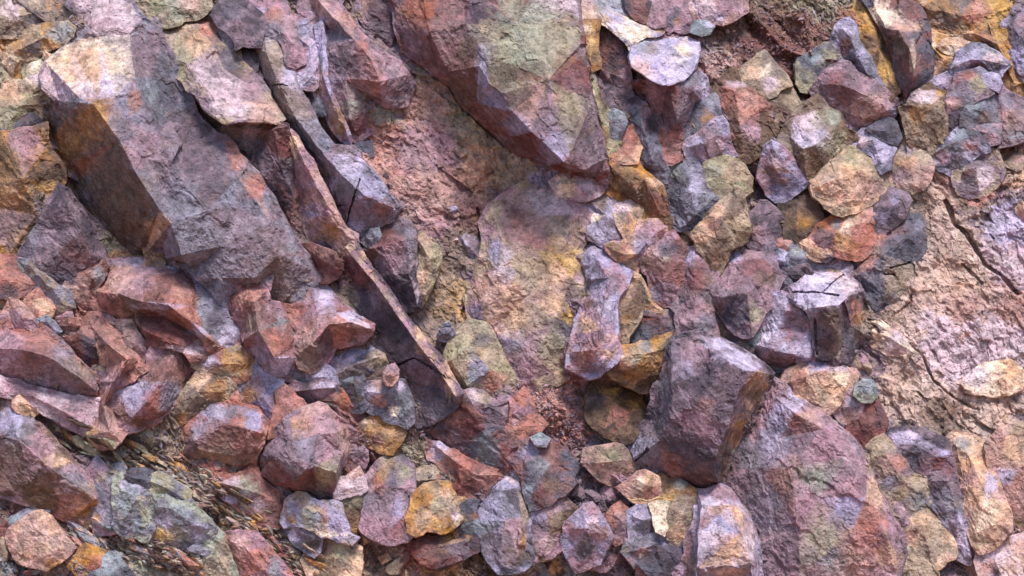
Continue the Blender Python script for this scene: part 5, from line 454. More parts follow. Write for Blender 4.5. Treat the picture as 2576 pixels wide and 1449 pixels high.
boulder|ruddy tan bedrock block at the right edge, lower down|X T|2500,1130,70 2530,1100,80 2580,1080,90 2650,1080,80 2650,1350,60 2590,1345,65 2568,1322,70 2550,1305,75 2535,1280,80 2525,1250,85 2512,1215,85 2500,1175,80|2520,1140,100 2570,1180,120 2600,1320,85;2570,1180,120 2535,1280,100|2550,1130,36,'F' 2570,1200,36,'K' 2530,1200,22,'H' 2560,1260,30,'X' 2590,1120,26,'T'|
boulder|rosy rounded rock in the bottom right corner|X V|2488,1420,90 2500,1395,100 2527,1376,105 2560,1360,110 2650,1352,100 2650,1510,80 2495,1510,80|2505,1415,130 2560,1390,150 2640,1400,120|2560,1420,40,'F' 2520,1400,28,'V' 2500,1470,30,'G'|
rock|tan stub at the bottom edge beside the enormous slab|T U|2246,1448,80 2260,1420,90 2276,1392,95 2296,1395,95 2315,1408,92 2332,1425,88 2345,1450,82 2360,1510,70 2240,1510,70|2262,1440,110 2300,1430,120 2330,1480,95||
boulder|pale peach dome on the sunlit slope at the right|W F|2420,965,60 2435,945,70 2450,930,78 2468,920,80 2490,912,82 2515,910,82 2537,912,80 2555,928,75 2568,948,70 2562,975,60 2535,990,55 2500,995,50 2460,990,50 2430,985,50|2435,960,90 2490,935,115 2555,950,90;2490,935,115 2500,985,70|2490,950,40,'W' 2450,950,26,'V' 2530,960,26,'F'|
flat_rock|pale wedge slab bounded by a crack on the sunlit slope|X W|2183,830,50 2195,818,60 2215,816,65 2240,828,65 2265,845,60 2292,868,58 2318,893,50 2300,900,45 2270,895,45 2235,888,45 2205,870,45 2190,850,45|2195,835,75 2240,850,90 2300,888,65|2215,830,26,'W' 2250,860,26,'V' 2210,855,20,'F'|
rock|tan-pink block poking out below the grey sloping slabs, far right|T X|2252,362,60 2268,352,70 2292,372,75 2308,395,80 2320,420,80 2318,445,75 2312,470,65 2290,485,60 2268,492,55 2250,470,60 2242,445,60 2240,400,60|2255,370,85 2285,400,105 2300,460,85|2285,380,20,'G' 2280,410,22,'F' 2260,440,20,'M'|2285,372 2268,400
rock|blue-lavender slab dipping left of the tan-pink block|L S|2148,368,60 2162,352,70 2178,336,78 2195,326,80 2215,344,82 2238,364,80 2238,395,75 2234,420,65 2218,434,60 2205,410,62 2195,388,65 2172,378,60|2160,360,90 2195,352,110 2230,380,90;2195,352,110 2220,425,70|2190,360,20,'S' 2220,395,18,'H' 2170,355,14,'V' 2200,340,14,'Z'|
rock|flat slate chip on top of the blue-lavender slab|S G|2190,325,85 2210,316,92 2232,308,95 2248,312,95 2252,335,90 2250,355,82 2232,352,82 2214,346,80|2200,328,100 2230,330,108 2248,345,92||
flat_rock|brown-orange slope slab below the rust-orange rocks, far left bottom|N P|-60,1000,50 0,1012,60 40,1030,70 75,1055,80 100,1080,85 130,1112,85 160,1145,85 200,1190,80 235,1236,75 248,1258,70 242,1300,60 235,1332,50 200,1322,50 150,1300,50 100,1280,50 50,1262,50 -60,1225,40|-60,1080,90 50,1110,110 130,1180,110 240,1255,85;50,1110,110 60,1220,80|80,1130,50,'P' 40,1080,50,'G' 130,1160,40,'F',14 200,1225,50,'T',16 150,1250,50,'N' 180,1280,40,'K' 100,1240,50,'N' 20,1180,60,'N' 215,1270,30,'O' 180,1210,30,'G' 30,1060,30,'L'|
rock|flat-faced dusty pink stone at the bottom left|X F|40,1336,90 58,1325,95 85,1316,98 100,1317,100 114,1325,100 138,1342,98 158,1360,95 162,1378,92 160,1396,85 140,1410,82 116,1424,78 80,1412,78 46,1398,80|60,1335,115 115,1345,125 150,1380,105;115,1345,125 115,1400,105 60,1395,95|90,1350,40,'X' 110,1375,34,'F',12 135,1420,20,'O' 55,1370,18,'J'|
boulder|pale blue-grey squared block at the lower left|E G|286,1218,110 295,1211,105 315,1209,105 335,1212,105 355,1220,108 371,1230,110 377,1250,115 378,1270,112 384,1300,108 384,1330,100 378,1342,95 368,1348,90 345,1342,88 320,1334,88 303,1328,90 294,1312,98 290,1290,105 286,1250,112|286,1228,125 310,1236,145 350,1246,145 374,1248,125;310,1236,145 305,1320,115;350,1246,145 358,1340,105|330,1224,34,'H',12 330,1245,26,'Z' 345,1285,20,'U' 305,1300,14,'T' 330,1300,24,'S' 310,1270,16,'Z' 350,1320,18,'Z' 355,1255,16,'W',6|
boulder|pale blue-grey fractured block with mustard patches, lower left|E G|388,1268,95 392,1256,98 408,1252,100 428,1254,100 455,1268,100 480,1282,98 510,1298,92 522,1312,88 530,1330,82 512,1352,80 492,1374,78 475,1386,78 457,1396,76 430,1384,80 402,1368,82 378,1354,84 380,1325,88 384,1300,92|395,1275,120 430,1280,130 490,1320,120 525,1330,90;430,1280,130 440,1350,115 455,1392,85|428,1342,32,'Y',20 400,1352,20,'Y' 455,1335,18,'U' 410,1275,22,'G' 450,1290,26,'Z' 490,1330,26,'L' 470,1370,20,'S' 420,1310,20,'H'|425,1338 420,1360 426,1372;440,1330 422,1355
rock|mauve strip block left of the pale blue-grey squared block|P G|236,1184,80 250,1178,90 266,1186,92 280,1202,95 288,1218,95 290,1250,90 290,1290,85 286,1326,75 265,1332,70 245,1332,68 240,1290,75 240,1240,78|245,1190,105 268,1210,120 268,1320,90|255,1200,14,'T' 270,1240,18,'G' 262,1290,14,'H' 245,1300,10,'O'|
rock|dark grey cap wedged between the two blue-grey blocks|S B|325,1200,110 340,1194,115 360,1194,118 376,1200,118 380,1212,115 374,1224,108 355,1220,108 335,1212,108|330,1202,120 360,1206,130 376,1212,120|350,1206,18,'S'|
flat_rock|grey-green lintel slab sloping over the fractured blue-grey block|G U|376,1212,110 388,1202,115 402,1204,115 430,1224,115 460,1246,112 462,1256,108 455,1262,102 430,1256,102 405,1248,102 386,1232,105|382,1212,122 415,1226,130 456,1250,115|385,1212,14,'E'|
stone|orange stone sitting on the slope at the left edge|F K|44,1012,90 55,1004,98 72,1004,100 86,1018,98 88,1032,92 80,1043,86 62,1040,84 46,1034,84|52,1012,108 72,1018,115 84,1030,98||
stone|orange knotted stone at the bottom left edge|O K|200,1420,90 208,1395,98 220,1378,100 240,1390,100 254,1410,98 257,1426,92 238,1444,85 215,1450,82|210,1400,112 232,1408,122 250,1422,100||
rock|steel-blue rock at the bottom edge left|Z S|234,1460,90 248,1442,100 266,1432,105 286,1433,105 306,1440,100 320,1455,95 326,1510,80 236,1510,80|245,1455,115 285,1450,130 315,1470,105||
boulder|terracotta slab rising from the bottom edge amid shale|K P|566,1352,70 585,1344,80 605,1346,88 625,1355,90 650,1378,90 678,1405,88 705,1435,85 725,1510,75 610,1510,60 590,1450,60 576,1400,62|580,1360,95 625,1385,115 670,1440,105|600,1370,30,'X' 640,1410,30,'K' 600,1440,26,'R' 690,1450,16,'Z',50|
rock|grey slate rock under the terracotta slab's left side|E T|500,1400,60 520,1372,75 545,1360,80 570,1370,80 580,1410,75 595,1450,65 600,1510,60 500,1510,50 490,1440,55|510,1405,90 550,1400,110 580,1450,85|540,1410,26,'U' 520,1440,26,'T' 560,1380,16,'N'|
"""  # pale dabs along the plum slab's right edge paint it as lit
# filler zones: x, y | label | colours
ZONES = """
60,60|fist-sized tan stone bedded in the ochre wall, top left|T U O
100,770|rust-pink clod in the crumbly pile at the left edge|K R X F
240,770|thin pale chip under the flaky red-brown boulder|L Z T R
60,1440|small mixed stone in the shale at the bottom left corner|Z T R G
560,20|small dark stone in the gaps along the top, left part|D N G M
740,300|small dark chip in the joints between the long slabs|D M N S
700,960|small red-brown stone between the lower left blocks|R K L G
880,1120|rust-red lump in the hollow below the charcoal column|R Q K
1050,1200|mixed tan and mauve stone in the lower centre rubble|T M U P
960,1420|tan crumb along the bottom edge left of centre|T F R
1200,1420|dark ochre stone in the shaded pile at the bottom centre|O N B
1390,1100|pinkish pebble embedded in the red pebbly slope|K P V M
1480,1260|plum stone in the rubble above the lilac rock|D M P
1600,1400|mauve stone at the bottom edge by the plum chunk|P M D G
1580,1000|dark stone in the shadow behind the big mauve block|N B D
1330,420|small lavender-grey stone in the cleft under the huge boulder|L V M
1700,30|mauve fragment in the broken zone at the top centre-right|P R M D
1830,150|pink fragment in the broken strip right of the pale disc|P X M V
1950,200|maroon fragment in the rough wine-red zone, upper right|Q R M
1980,40|olive lump in the rough band at the top right|N U B
1890,480|dark mauve fragment in the pile left of the rust-orange rocks|M D P
1650,900|slate fragment in the crevice above the big mauve block|S M D
1960,660|small stone in gaps around the stone huddle|G M S
2250,280|ochre crumb packed in the dirt under the rounded grey boulder|O T N
2420,60|ochre lump on the shelf near the top right corner|O T N
2350,470|tan fragment below the cracked cluster|T F K J
2500,470|dusty tan block bedded in the far right slope|T X F J
2200,960|tan and grey stone in the crack above the enormous slab|T E P
2330,1220|small mauve chip under the plum cube|P M
2380,1070|brown crumb on the ledge above the peach slab|N T K
2450,1420|grey-pink stone at the bottom right|P M T
"""

# ------------------------------------------------------------------ rock outlines and ridges (coarse)
TOP = np.full((GH, GW), -1e3)
OWN = np.full((GH, GW), -1)
def raster(C, T, own):
    for t in T:
        p = C[list(t)]; x0, y0 = np.maximum(0, np.floor(p[:, :2].min(0)/GS)).astype(int); x1, y1 = np.ceil(p[:, :2].max(0)/GS).astype(int)
        x1 = min(x1, GW-1); y1 = min(y1, GH-1)
        if x1 < x0 or y1 < y0: continue
        gx_, gy_ = np.meshgrid(np.arange(x0, x1+1)*GS, np.arange(y0, y1+1)*GS)
        den = (p[1, 1]-p[2, 1])*(p[0, 0]-p[2, 0])+(p[2, 0]-p[1, 0])*(p[0, 1]-p[2, 1])
        if abs(den) < 1e-6: continue
        a = ((p[1, 1]-p[2, 1])*(gx_-p[2, 0])+(p[2, 0]-p[1, 0])*(gy_-p[2, 1]))/den
        b = ((p[2, 1]-p[0, 1])*(gx_-p[2, 0])+(p[0, 0]-p[2, 0])*(gy_-p[2, 1]))/den
        m = (a >= -.02) & (b >= -.02) & (a+b <= 1.02); h = a*p[0, 2]+b*p[1, 2]+(1-a-b)*p[2, 2]
        sub = TOP[y0:y1+1, x0:x1+1]; m &= h > sub; sub[m] = h[m]; OWN[y0:y1+1, x0:x1+1][m] = own
def coarse_rock(line, own):
    f = [s.strip() for s in line.split('|')]; f += ['']*(7-len(f))
    kind, label, cc, o_s, r_s, p_s, c_s = f[:7]
    raw = pts(o_s); out = []; rs = np.random.RandomState(int(abs(raw[0][0]*7+raw[0][1]*3)) % 9973); rw = np.array(raw); sz = math.sqrt(np.ptp(rw[:, 0])*np.ptp(rw[:, 1]))
    if sz < 110: m0 = rw.mean(0); raw = [tuple([m0[0]+(p[0]-m0[0])*f_, m0[1]+(p[1]-m0[1])*f_, p[2]]) for p in raw for f_ in [1+rs.uniform(-.1, .1)]]
    for p, q in zip(raw, raw[1:]+raw[:1]):
        out.append(p); ln = math.hypot(q[0]-p[0], q[1]-p[1]); m_ = int(ln//(34 if sz > 170 else 20))
        for k in range(1, m_+1):
            t = (k+rs.uniform(-.25, .25))/(m_+1); o_ = rs.uniform(-.06, .06)*min(ln, 60)
            out.append((p[0]+(q[0]-p[0])*t-(q[1]-p[1])/ln*o_, p[1]+(q[1]-p[1])*t+(q[0]-p[0])/ln*o_, p[2]+(q[2]-p[2])*t+rs.uniform(-4, 4)))
    n0 = len(out); P3 = list(out); key = {(round(p[0]), round(p[1])): i for i, p in enumerate(out)}; edges = []
    for rl in [r for r in r_s.split(';') if r.strip()]:
        ids = []
        for p in pts(rl):
            k = (round(p[0]), round(p[1]))
            j = next((key[q] for q in key if abs(q[0]-k[0]) <= 4 and abs(q[1]-k[1]) <= 4), None)
            if j is None: j = len(P3); key[k] = j; P3.append(p)
            ids.append(j)
        edges += [(a, b) for a, b in zip(ids[:-1], ids[1:]) if a != b]
    vo, eo, fo, ov, oe, of = geometry.delaunay_2d_cdt([Vector(p[:2]) for p in P3], edges, [list(range(n0))], 1, 1e-3)
    A = np.array(P3); C = np.zeros((len(vo), 3))
    for i, v in enumerate(vo):
        C[i, :2] = v[:]
        if ov[i]: C[i, 2] = A[ov[i][0], 2]
        else:
            dd = np.hypot(A[:, 0]-v[0], A[:, 1]-v[1]); q = np.argsort(dd)[:3]; ww = 1/(dd[q]+1); C[i, 2] = (A[q, 2]*ww).sum()/ww.sum()
    ho = C[:n0, 2].mean()
    ext = math.sqrt(np.ptp(A[:n0, 0])*np.ptp(A[:n0, 1])); C[:, 2] = ho + (C[:, 2]-ho)*(1.0+.4*min(1, max(0, (ext-80)/170)))
    if 'speckled bedrock' in label: C[:, 2] = C[:, 2]*.85-8
    elif ext < 230 and kind != 'flat_rock' and 'disc' not in label:
        q_ = 1-.45*min(1, (230-ext)/120); Aq = np.c_[C[:, 0]-C[:, 0].mean(), C[:, 1]-C[:, 1].mean(), np.ones(len(C))]
        co = np.linalg.lstsq(Aq, C[:, 2], rcond=None)[0]; flat = Aq@co; C[:, 2] = flat+(C[:, 2]-flat)*q_
        C[:, 2] += (C[:, 0]-C[:, 0].mean())*float(np.clip(rs.normal()*.28, -.5, .5)) + (C[:, 1]-C[:, 1].mean())*float(np.clip(.1+rs.normal()*.26, -.4, .55))
    mx_, my_ = A[:n0, 0].mean(), A[:n0, 1].mean()
    if mx_ > 2190 and my_ > 860: C[:, 2] = 62+(C[:, 2]-62)*.5
    elif my_ > 1000 and ext < 230: C[:, 2] = 72+(C[:, 2]-72)*.68
    elif mx_ > 1500 and ext < 210 and 'disc' not in label: C[:, 2] = 92+(C[:, 2]-92)*.72
    T = []
    for t in fo:
        t = list(t)
        for k in range(1, len(t)-1): T.append((t[0], t[k], t[k+1]))
    T = np.array(T)
    # orientation: towards the viewer (x right, y down, h out): clockwise on screen is outward after mapping to the world
    s2 = np.cross(C[T[:, 1], :2]-C[T[:, 0], :2], C[T[:, 2], :2]-C[T[:, 0], :2]); T[s2 > 0] = T[s2 > 0][:, ::-1]
    raster(C, T, own)
    return kind, label, cc, p_s, c_s, C, T
COARSE = [coarse_rock(l, q) for q, l in enumerate(l for l in ROCKS.strip().split('\n') if l.strip())]
m = (TOP > -500).astype(float); T0 = np.where(m > 0, TOP, 0)
def box(A, r):
    for ax in (0, 1):
        c = np.cumsum(np.pad(A, [(r+1, r) if q == ax else (0, 0) for q in (0, 1)], mode='edge'), ax)
        n = A.shape[ax]; A = (np.take(c, np.arange(n)+2*r+1-0, ax)-np.take(c, np.arange(n), ax))/(2*r+1)
    return A
bm, bt = m, T0
for _ in range(2): bm, bt = box(bm, 4), box(bt, 4)
FOLLOW = (bt/np.maximum(bm, 1e-3), bm)

# ------------------------------------------------------------------ large structure: ground and bedrock sheet
def grid(xs, ys):
    X, Y = np.meshgrid(xs, ys); n, m = X.shape
    i = np.arange(n*m).reshape(n, m); a, b, c, d = i[:-1, :-1].ravel(), i[:-1, 1:].ravel(), i[1:, 1:].ravel(), i[1:, :-1].ravel()
    alt = ((np.arange(n-1)[:, None]+np.arange(m-1)[None, :]) % 2 == 0).ravel()
    F1 = np.stack([a, d, c], 1); F2 = np.stack([a, c, b], 1); G1 = np.stack([a, d, b], 1); G2 = np.stack([b, d, c], 1)
    F = np.concatenate([F1[alt], F2[alt], G1[~alt], G2[~alt]]); return X.ravel(), Y.ravel(), F
NA, NB, SPA, SPB = 66, 120, 74, 38             # an angular, jittered lattice stretched along the bedding
rl = np.random.RandomState(5); U0, W0 = np.meshgrid(np.arange(NB), np.arange(NA)); jt = rl.uniform(-.42, .42, (2, NA, NB))
la = (W0+jt[0]-NA/2)*SPA; lb = (U0+jt[1]-NB/2)*SPB; lx = 1288+la*CA-lb*SA; ly = 725+la*SA+lb*CA
lx, ly = lx.ravel(), ly.ravel(); iq = np.arange(NA*NB).reshape(NA, NB)
qa, qb, qc, qd = iq[:-1, :-1].ravel(), iq[:-1, 1:].ravel(), iq[1:, 1:].ravel(), iq[1:, :-1].ravel(); fl_ = rl.rand(len(qa)) < .5
F = np.concatenate([np.stack(t, 1) for t in ((qa[fl_], qb[fl_], qc[fl_]), (qa[fl_], qc[fl_], qd[fl_]), (qa[~fl_], qb[~fl_], qd[~fl_]), (qb[~fl_], qc[~fl_], qd[~fl_]))])
cx_, cy_ = lx[F].mean(1), ly[F].mean(1); F = F[(cx_ > -1500) & (cx_ < 4076) & (cy_ > -1150) & (cy_ < 2260)]
s2 = np.cross(np.stack([lx, ly], 1)[F[:, 1]]-np.stack([lx, ly], 1)[F[:, 0]], np.stack([lx, ly], 1)[F[:, 2]]-np.stack([lx, ly], 1)[F[:, 0]]); F[s2 > 0] = F[s2 > 0][:, ::-1]
P = np.stack([lx, ly, base_h(lx, ly) + rl.uniform(-1, 1, len(lx))*(26-20*np.clip(smoothzone(lx, ly), 0, 1)+34*sstep(np.maximum(np.maximum(-60-lx, lx-2636), np.maximum(-60-ly, ly-1509)), 0, 60))], 1)
def outl(M, lim):
    o = np.maximum(np.maximum(-M[:, 0], M[:, 0]-2576), np.maximum(-M[:, 1], M[:, 1]-1449)); return 5.2+np.clip(o-15, 0, 150)*.14
P, F = refine(P, F, 5, None, 9, outl); X, Y = P[:, 0], P[:, 1]
BC = [pts(s) for s in BASE_C]
frame = 1-sstep(np.maximum(np.maximum(-X, X-2576), np.maximum(-Y, Y-1449)), 0, 90)
sw = smoothzone(X, Y)
d = rough(P, 1.0, .35, 1.5, .8)
V = P.copy(); V[:, 2] += d*(1-.15*np.clip(sw, 0, 1))*(1+1.2*(1-frame)); V[:, 0] += fbm(P/30, 2, 91)*3; V[:, 1] += fbm(P/30, 2, 92)*3
V = cut(V, P, BC[:1], 9, 26); V = cut(V, P, BC[1:], 5.5, 14)
col = pigment(P, 'M', 'J', BASE_P, 3)
for q, cc_ in enumerate('TROXG'):
    k_ = sstep(fbm(P/190, 3, 200+q), .1, .3)[:, None]*(1-frame)[:, None]*.8; col = col*(1-k_)+PAL[cc_]*k_
rf = link('rock_face', world(V), F, col, kind='structure'); BV, BP = V, P

gx, gy, GF = grid(np.linspace(-14, 14, 90), np.linspace(-12, 5.2, 60))
GP = np.stack([gx, gy, np.zeros_like(gx)], 1); GP[:, 2] = fbm(GP*1.3, 4, 6)*.05 + fbm(GP*6, 2, 7)*.015
GP[:, 2] += .25*sstep(gy, 3.4, 5.2)
gcol = np.tile(hexc('a8724e'), (len(gx), 1))*(1+.3*fbm(GP*2, 3, 8))[:, None].clip(.5, 1.5)
link('ground', GP, GF[:, ::-1], gcol, kind='structure')

# ------------------------------------------------------------------ the rocks
def make_rock(idx, kind, label, cc, p_s, c_s, C, T):
    FLIP = False; E = {}
    for a, b, c in T:
        for e in ((a, b), (b, c), (c, a)): E[e] = 1
    bd = [e for e in E if (e[1], e[0]) not in E]
    area = np.abs(np.cross(C[T[:, 1], :2]-C[T[:, 0], :2], C[T[:, 2], :2]-C[T[:, 0], :2])).sum()/2; size = math.sqrt(area)
    cen = C[:, :2].mean(0); th = min(130, max(35, size*.55))
    bv = sorted({v for e in bd for v in e}); m2 = {}; m3 = {}; L = [C]
    nC = len(C); R2 = C[bv].copy(); R3 = C[bv].copy()
    nx = {x: y for x, y in bd}; pv = {y: x for x, y in bd}; on = np.zeros((len(bv), 2))
    for q, v in enumerate(bv):
        if v not in nx or v not in pv: continue
        tg = C[nx[v], :2]-C[pv[v], :2]; on[q] = (-tg[1], tg[0]); on[q] /= np.hypot(*on[q])+1e-6
        if (on[q]*(C[v, :2]-cen)).sum() < 0 and FLIP: on[q] *= -1
    fl = (26 if 'bedrock' in label else min(9, 3+size*.06))*np.clip(.75-1.15*on[:, 1], 0, 1)
    R1 = C[bv].copy(); gz = 1-np.clip(smoothzone(R1[:, 0], R1[:, 1]), 0, 1); rs = np.random.RandomState(idx)
    th_ = np.radians(np.array([52, 142, 232, 322, rs.uniform(0, 360)])+rs.normal(size=5)*13); ndir = np.stack([np.cos(th_), np.sin(th_)], 1)
    sup = (C[bv, :2]@ndir.T).max(0)+15; sup[4] -= size*.05; blocky = size < 230 and 'disc' not in label
    rad = C[bv, :2]-cen; rad /= np.linalg.norm(rad, axis=1)[:, None]+1e-6; dr = on+rad*.7*(on*rad).sum(1).clip(0, 1)[:, None]; dr /= np.linalg.norm(dr, axis=1)[:, None]+1e-6
    if blocky: on = np.where((np.linalg.norm(on, axis=1) > .1)[:, None], dr, on)
    for q in range(len(bv)):
        gm = (0 if 'disc' in label else 46 if blocky and size > 40 else (12 if size > 230 else 26) if size > 40 else 18)*(1-.62*max(0, on[q, 1]))*gz[q]*rs.uniform(.75, 1.1); t = 0.0
        if 'bedrock' in label: gm = 40*gz[q]
        if kind.startswith('part:'): gm = 0
        while t < gm:
            t += 2; X_, Y_ = C[bv[q], 0]+on[q, 0]*t, C[bv[q], 1]+on[q, 1]*t; gi, gj = int(round(Y_/GS)), int(round(X_/GS))
            if blocky and t > 5 and ((np.array([X_, Y_])@ndir.T) > sup).any(): break
            if not (0 <= gi < GH and 0 <= gj < GW): continue
            if OWN[gi, gj] >= 0 and OWN[gi, gj] != idx and t > 3: t += 3; break
        R1[q, :2] += on[q]*t; R1[q, 2] -= t*(.06+.2*max(0, on[q, 1]))+.5
    R2 = R1.copy(); R3 = R1.copy(); R2[:, 2] -= th*.45; R2[:, :2] += on*2; R3[:, 2] -= th; R3[:, :2] += on*1
    nb = len(bv); m1 = {v: nC+i for i, v in enumerate(bv)}; m2 = {v: nC+nb+i for i, v in enumerate(bv)}; m3 = {v: nC+2*nb+i for i, v in enumerate(bv)}
    bk = nC+3*nb; V = np.concatenate([C, R1, R2, R3, [[cen[0], cen[1], C[bv, 2].min()-th]]])
    ex = []
    for a, b in bd:
        ex += [(b, a, m1[a]), (b, m1[a], m1[b]), (m1[b], m1[a], m2[a]), (m1[b], m2[a], m2[b]), (m2[b], m2[a], m3[a]), (m2[b], m3[a], m3[b]), (m3[b], m3[a], bk)]
    Fs = np.array(ex)
    cr = [pts(s) for s in c_s.split(';') if s.strip() and (size > 170 or 'flat pale' in label)]
    fine = (lambda Q: segd(Q, cr)) if cr else None
    Lm = 4.6 if size > 60 else 3.6
    F = np.concatenate([T, Fs]); zl = float(R1[:, 2].min())-th*.42; F0 = F; V0 = V; V, F, tid = refine(V, F, Lm, fine, 8, lambda M, lim: np.where((M[:, 2] < zl) | (M[:, 0] < -25) | (M[:, 0] > 2600) | (M[:, 1] > 1475) | (M[:, 1] < -22), 14, lim), np.arange(len(F)))
    off = np.array([idx*37.7, idx*-53.1, idx*19.3])
    N = vnormals(V, F); N = -N            # outward in (x, y-down, h)
    if (N[:, 2][V[:, 2] > C[bv, 2].mean()]).mean() < 0: N = -N
    amp = min(.42, max(.26, size/260)); big = min(.4, size/300)
    Q = V+off; d = rough(Q, amp, big, 1.45, .5)
    lat = np.stack([fbm(Q/34, 3, 91), fbm(Q/34, 3, 92), np.zeros(len(Q))], 1)*5*amp
    W = V + N*d[:, None]*.6 + np.array([0, 0, 1.0])*d[:, None]*.45 + lat
    W = cut(W, V, cr, 3.5, 16)
    pa = [tuple(float(q) if "'" not in q else q.strip("'") for q in p.split(',')) for p in p_s.split()]
    ca, cb = cc.split()
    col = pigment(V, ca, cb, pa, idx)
    cf = V0[F0].mean(1); rf_ = np.random.RandomState(idx+500)          # every break face has its own weathering: mix in the colour at the face's middle
    fc = pigment(np.repeat(cf, 3, 0)+rf_.uniform(-6, 6, (len(cf)*3, 3)), ca, cb, pa, idx).reshape(-1, 3, 3).mean(1)*rf_.uniform(.82, 1.19, (len(cf), 1))
    vt = np.zeros(len(V), int); vt[F.ravel()] = np.repeat(tid, 3); col = col*.5+fc[vt]*.5
    if kind.startswith('part:'):
        o = link(kind[5:], world(W), F, col); o.parent = LAST[0]; o.location = o.location-LAST[0].location; return len(V)
    cat = {'boulder': 'boulder', 'rock': 'rock', 'flat_rock': 'flat rock', 'stone': 'stone', 'rock_shard': 'rock shard'}[kind]
    LAST[0] = link(kind, world(W), F, col, label=label, category=cat)
    return len(V)
tot = 0; LAST = [None]
for idx, rec in enumerate(COARSE):
    tot += make_rock(idx, *rec)
print('rocks', idx+1, 'verts', tot, 'base', len(P))

# ------------------------------------------------------------------ loose filler stones: angular convex chips, every one an object
rng = np.random.RandomState(11)
def ico(sub):
    t = (1+5**.5)/2
    V = np.array([(-1,t,0),(1,t,0),(-1,-t,0),(1,-t,0),(0,-1,t),(0,1,t),(0,-1,-t),(0,1,-t),(t,0,-1),(t,0,1),(-t,0,-1),(-t,0,1)], float)
    F = np.array([(0,11,5),(0,5,1),(0,1,7),(0,7,10),(0,10,11),(1,5,9),(5,11,4),(11,10,2),(10,7,6),(7,1,8),(3,9,4),(3,4,2),(3,2,6),(3,6,8),(3,8,9),(4,9,5),(2,4,11),(6,2,10),(8,6,7),(9,8,1)])
    V /= np.linalg.norm(V[0])
    for _ in range(sub):
        V, F = refine(V, F, 1e-6, None, 1); V /= np.linalg.norm(V, axis=1)[:, None]
    return V, F
ICO = {3: ico(3), 4: ico(4)}
zones = [(tuple(float(q) for q in z.split('|')[0].split(',')), z.split('|')[1], z.split('|')[2].split()) for z in ZONES.strip().split('\n')]
def chip(x, y, h, r, zone, k, shape=None, ang=None, kind='stone'):
    (_, lab, cols) = zone
    D, F = ICO[4 if r > 17 else 3]
    nr = rng.normal(size=(7, 3)); nr /= np.linalg.norm(nr, axis=1)[:, None]; dd = rng.uniform(.42, .8, 7)
    q = D @ nr.T; rad = np.min(np.where(q > .05, dd/np.maximum(q, .05), 9), 1).clip(0, 1.25)
    V = D*rad[:, None]*np.array(shape or [1.15, rng.uniform(.45, .8), rng.uniform(.5, .8)])
    a = math.radians((rng.choice([52, 52, 40, -30, 100])+rng.normal()*15) if ang is None else ang+rng.normal()*5); b = rng.normal()*(.35 if ang is None else .12)
    Rz = np.array([[math.cos(a), -math.sin(a), 0], [math.sin(a), math.cos(a), 0], [0, 0, 1]]); Rx = np.array([[1, 0, 0], [0, math.cos(b), -math.sin(b)], [0, math.sin(b), math.cos(b)]])
    V = (V @ Rx.T @ Rz.T)*r + np.array([x, y, h])
    off = np.array([k*31.1, k*17.7, k*-23.3]); N = D @ Rx.T @ Rz.T
    V2 = V + N*(rough(V+off, min(.5, r/50), 0, .9, .6))[:, None]
    ca, cb = rng.choice(len(cols)), rng.choice(len(cols))
    col = pigment(V+off, cols[ca], cols[cb], [], k)
    o = link(kind, world(V2), F[:, ::-1], col, label=lab, category=kind.replace('_', ' '), group='all of: '+lab)
CLEAN = [(1980, 120, 140, 120), (70, 150, 130, 160), (930, 1100, 90, 100), (1400, 1060, 100, 120), (2460, 110, 130, 80), (1100, 760, 90, 110), (2300, 980, 120, 70)]
placed = []; k = 0
cand = 0
PLATES = [((0, 0), 'thin brown shale flake in the band running down to the bottom edge', 'T N K O J'.split()), ((0, 0), 'thin grey-tan shale flake bedded under the pale blue-grey blocks', 'Z T K G F'.split()),
          ((0, 0), 'thin dark shale flake bedded above the pale blue-grey squared block', 'N B U T O'.split())]
for (x0, y0, x1, y1, wd, n, zi) in [(450, 1180, 840, 1440, 30, 60, 0), (180, 1330, 520, 1420, 30, 34, 1), (180, 1090, 420, 1185, 32, 30, 2)]:
    for q in range(n):
        t = (q+rng.uniform(-.5, .5))/n; s_ = rng.uniform(-1, 1)
        x = x0+(x1-x0)*t - s_*wd*.5; y = y0+(y1-y0)*t + s_*wd
        gi, gj = min(GH-1, max(0, int(y/GS))), min(GW-1, max(0, int(x/GS)))
        hh = max(float(base_h(np.array([x]), np.array([y]))[0])+2, min(TOP[gi, gj]-5, 120) if TOP[gi, gj] > -500 else -99)
        chip(x, y, hh, rng.choice([14, 20, 27, 36]), PLATES[zi], k, shape=[1.25, rng.uniform(.24, .42), .6], ang=31+rng.normal()*8, kind='shale_flake'); placed.append((x, y, 16)); k += 1
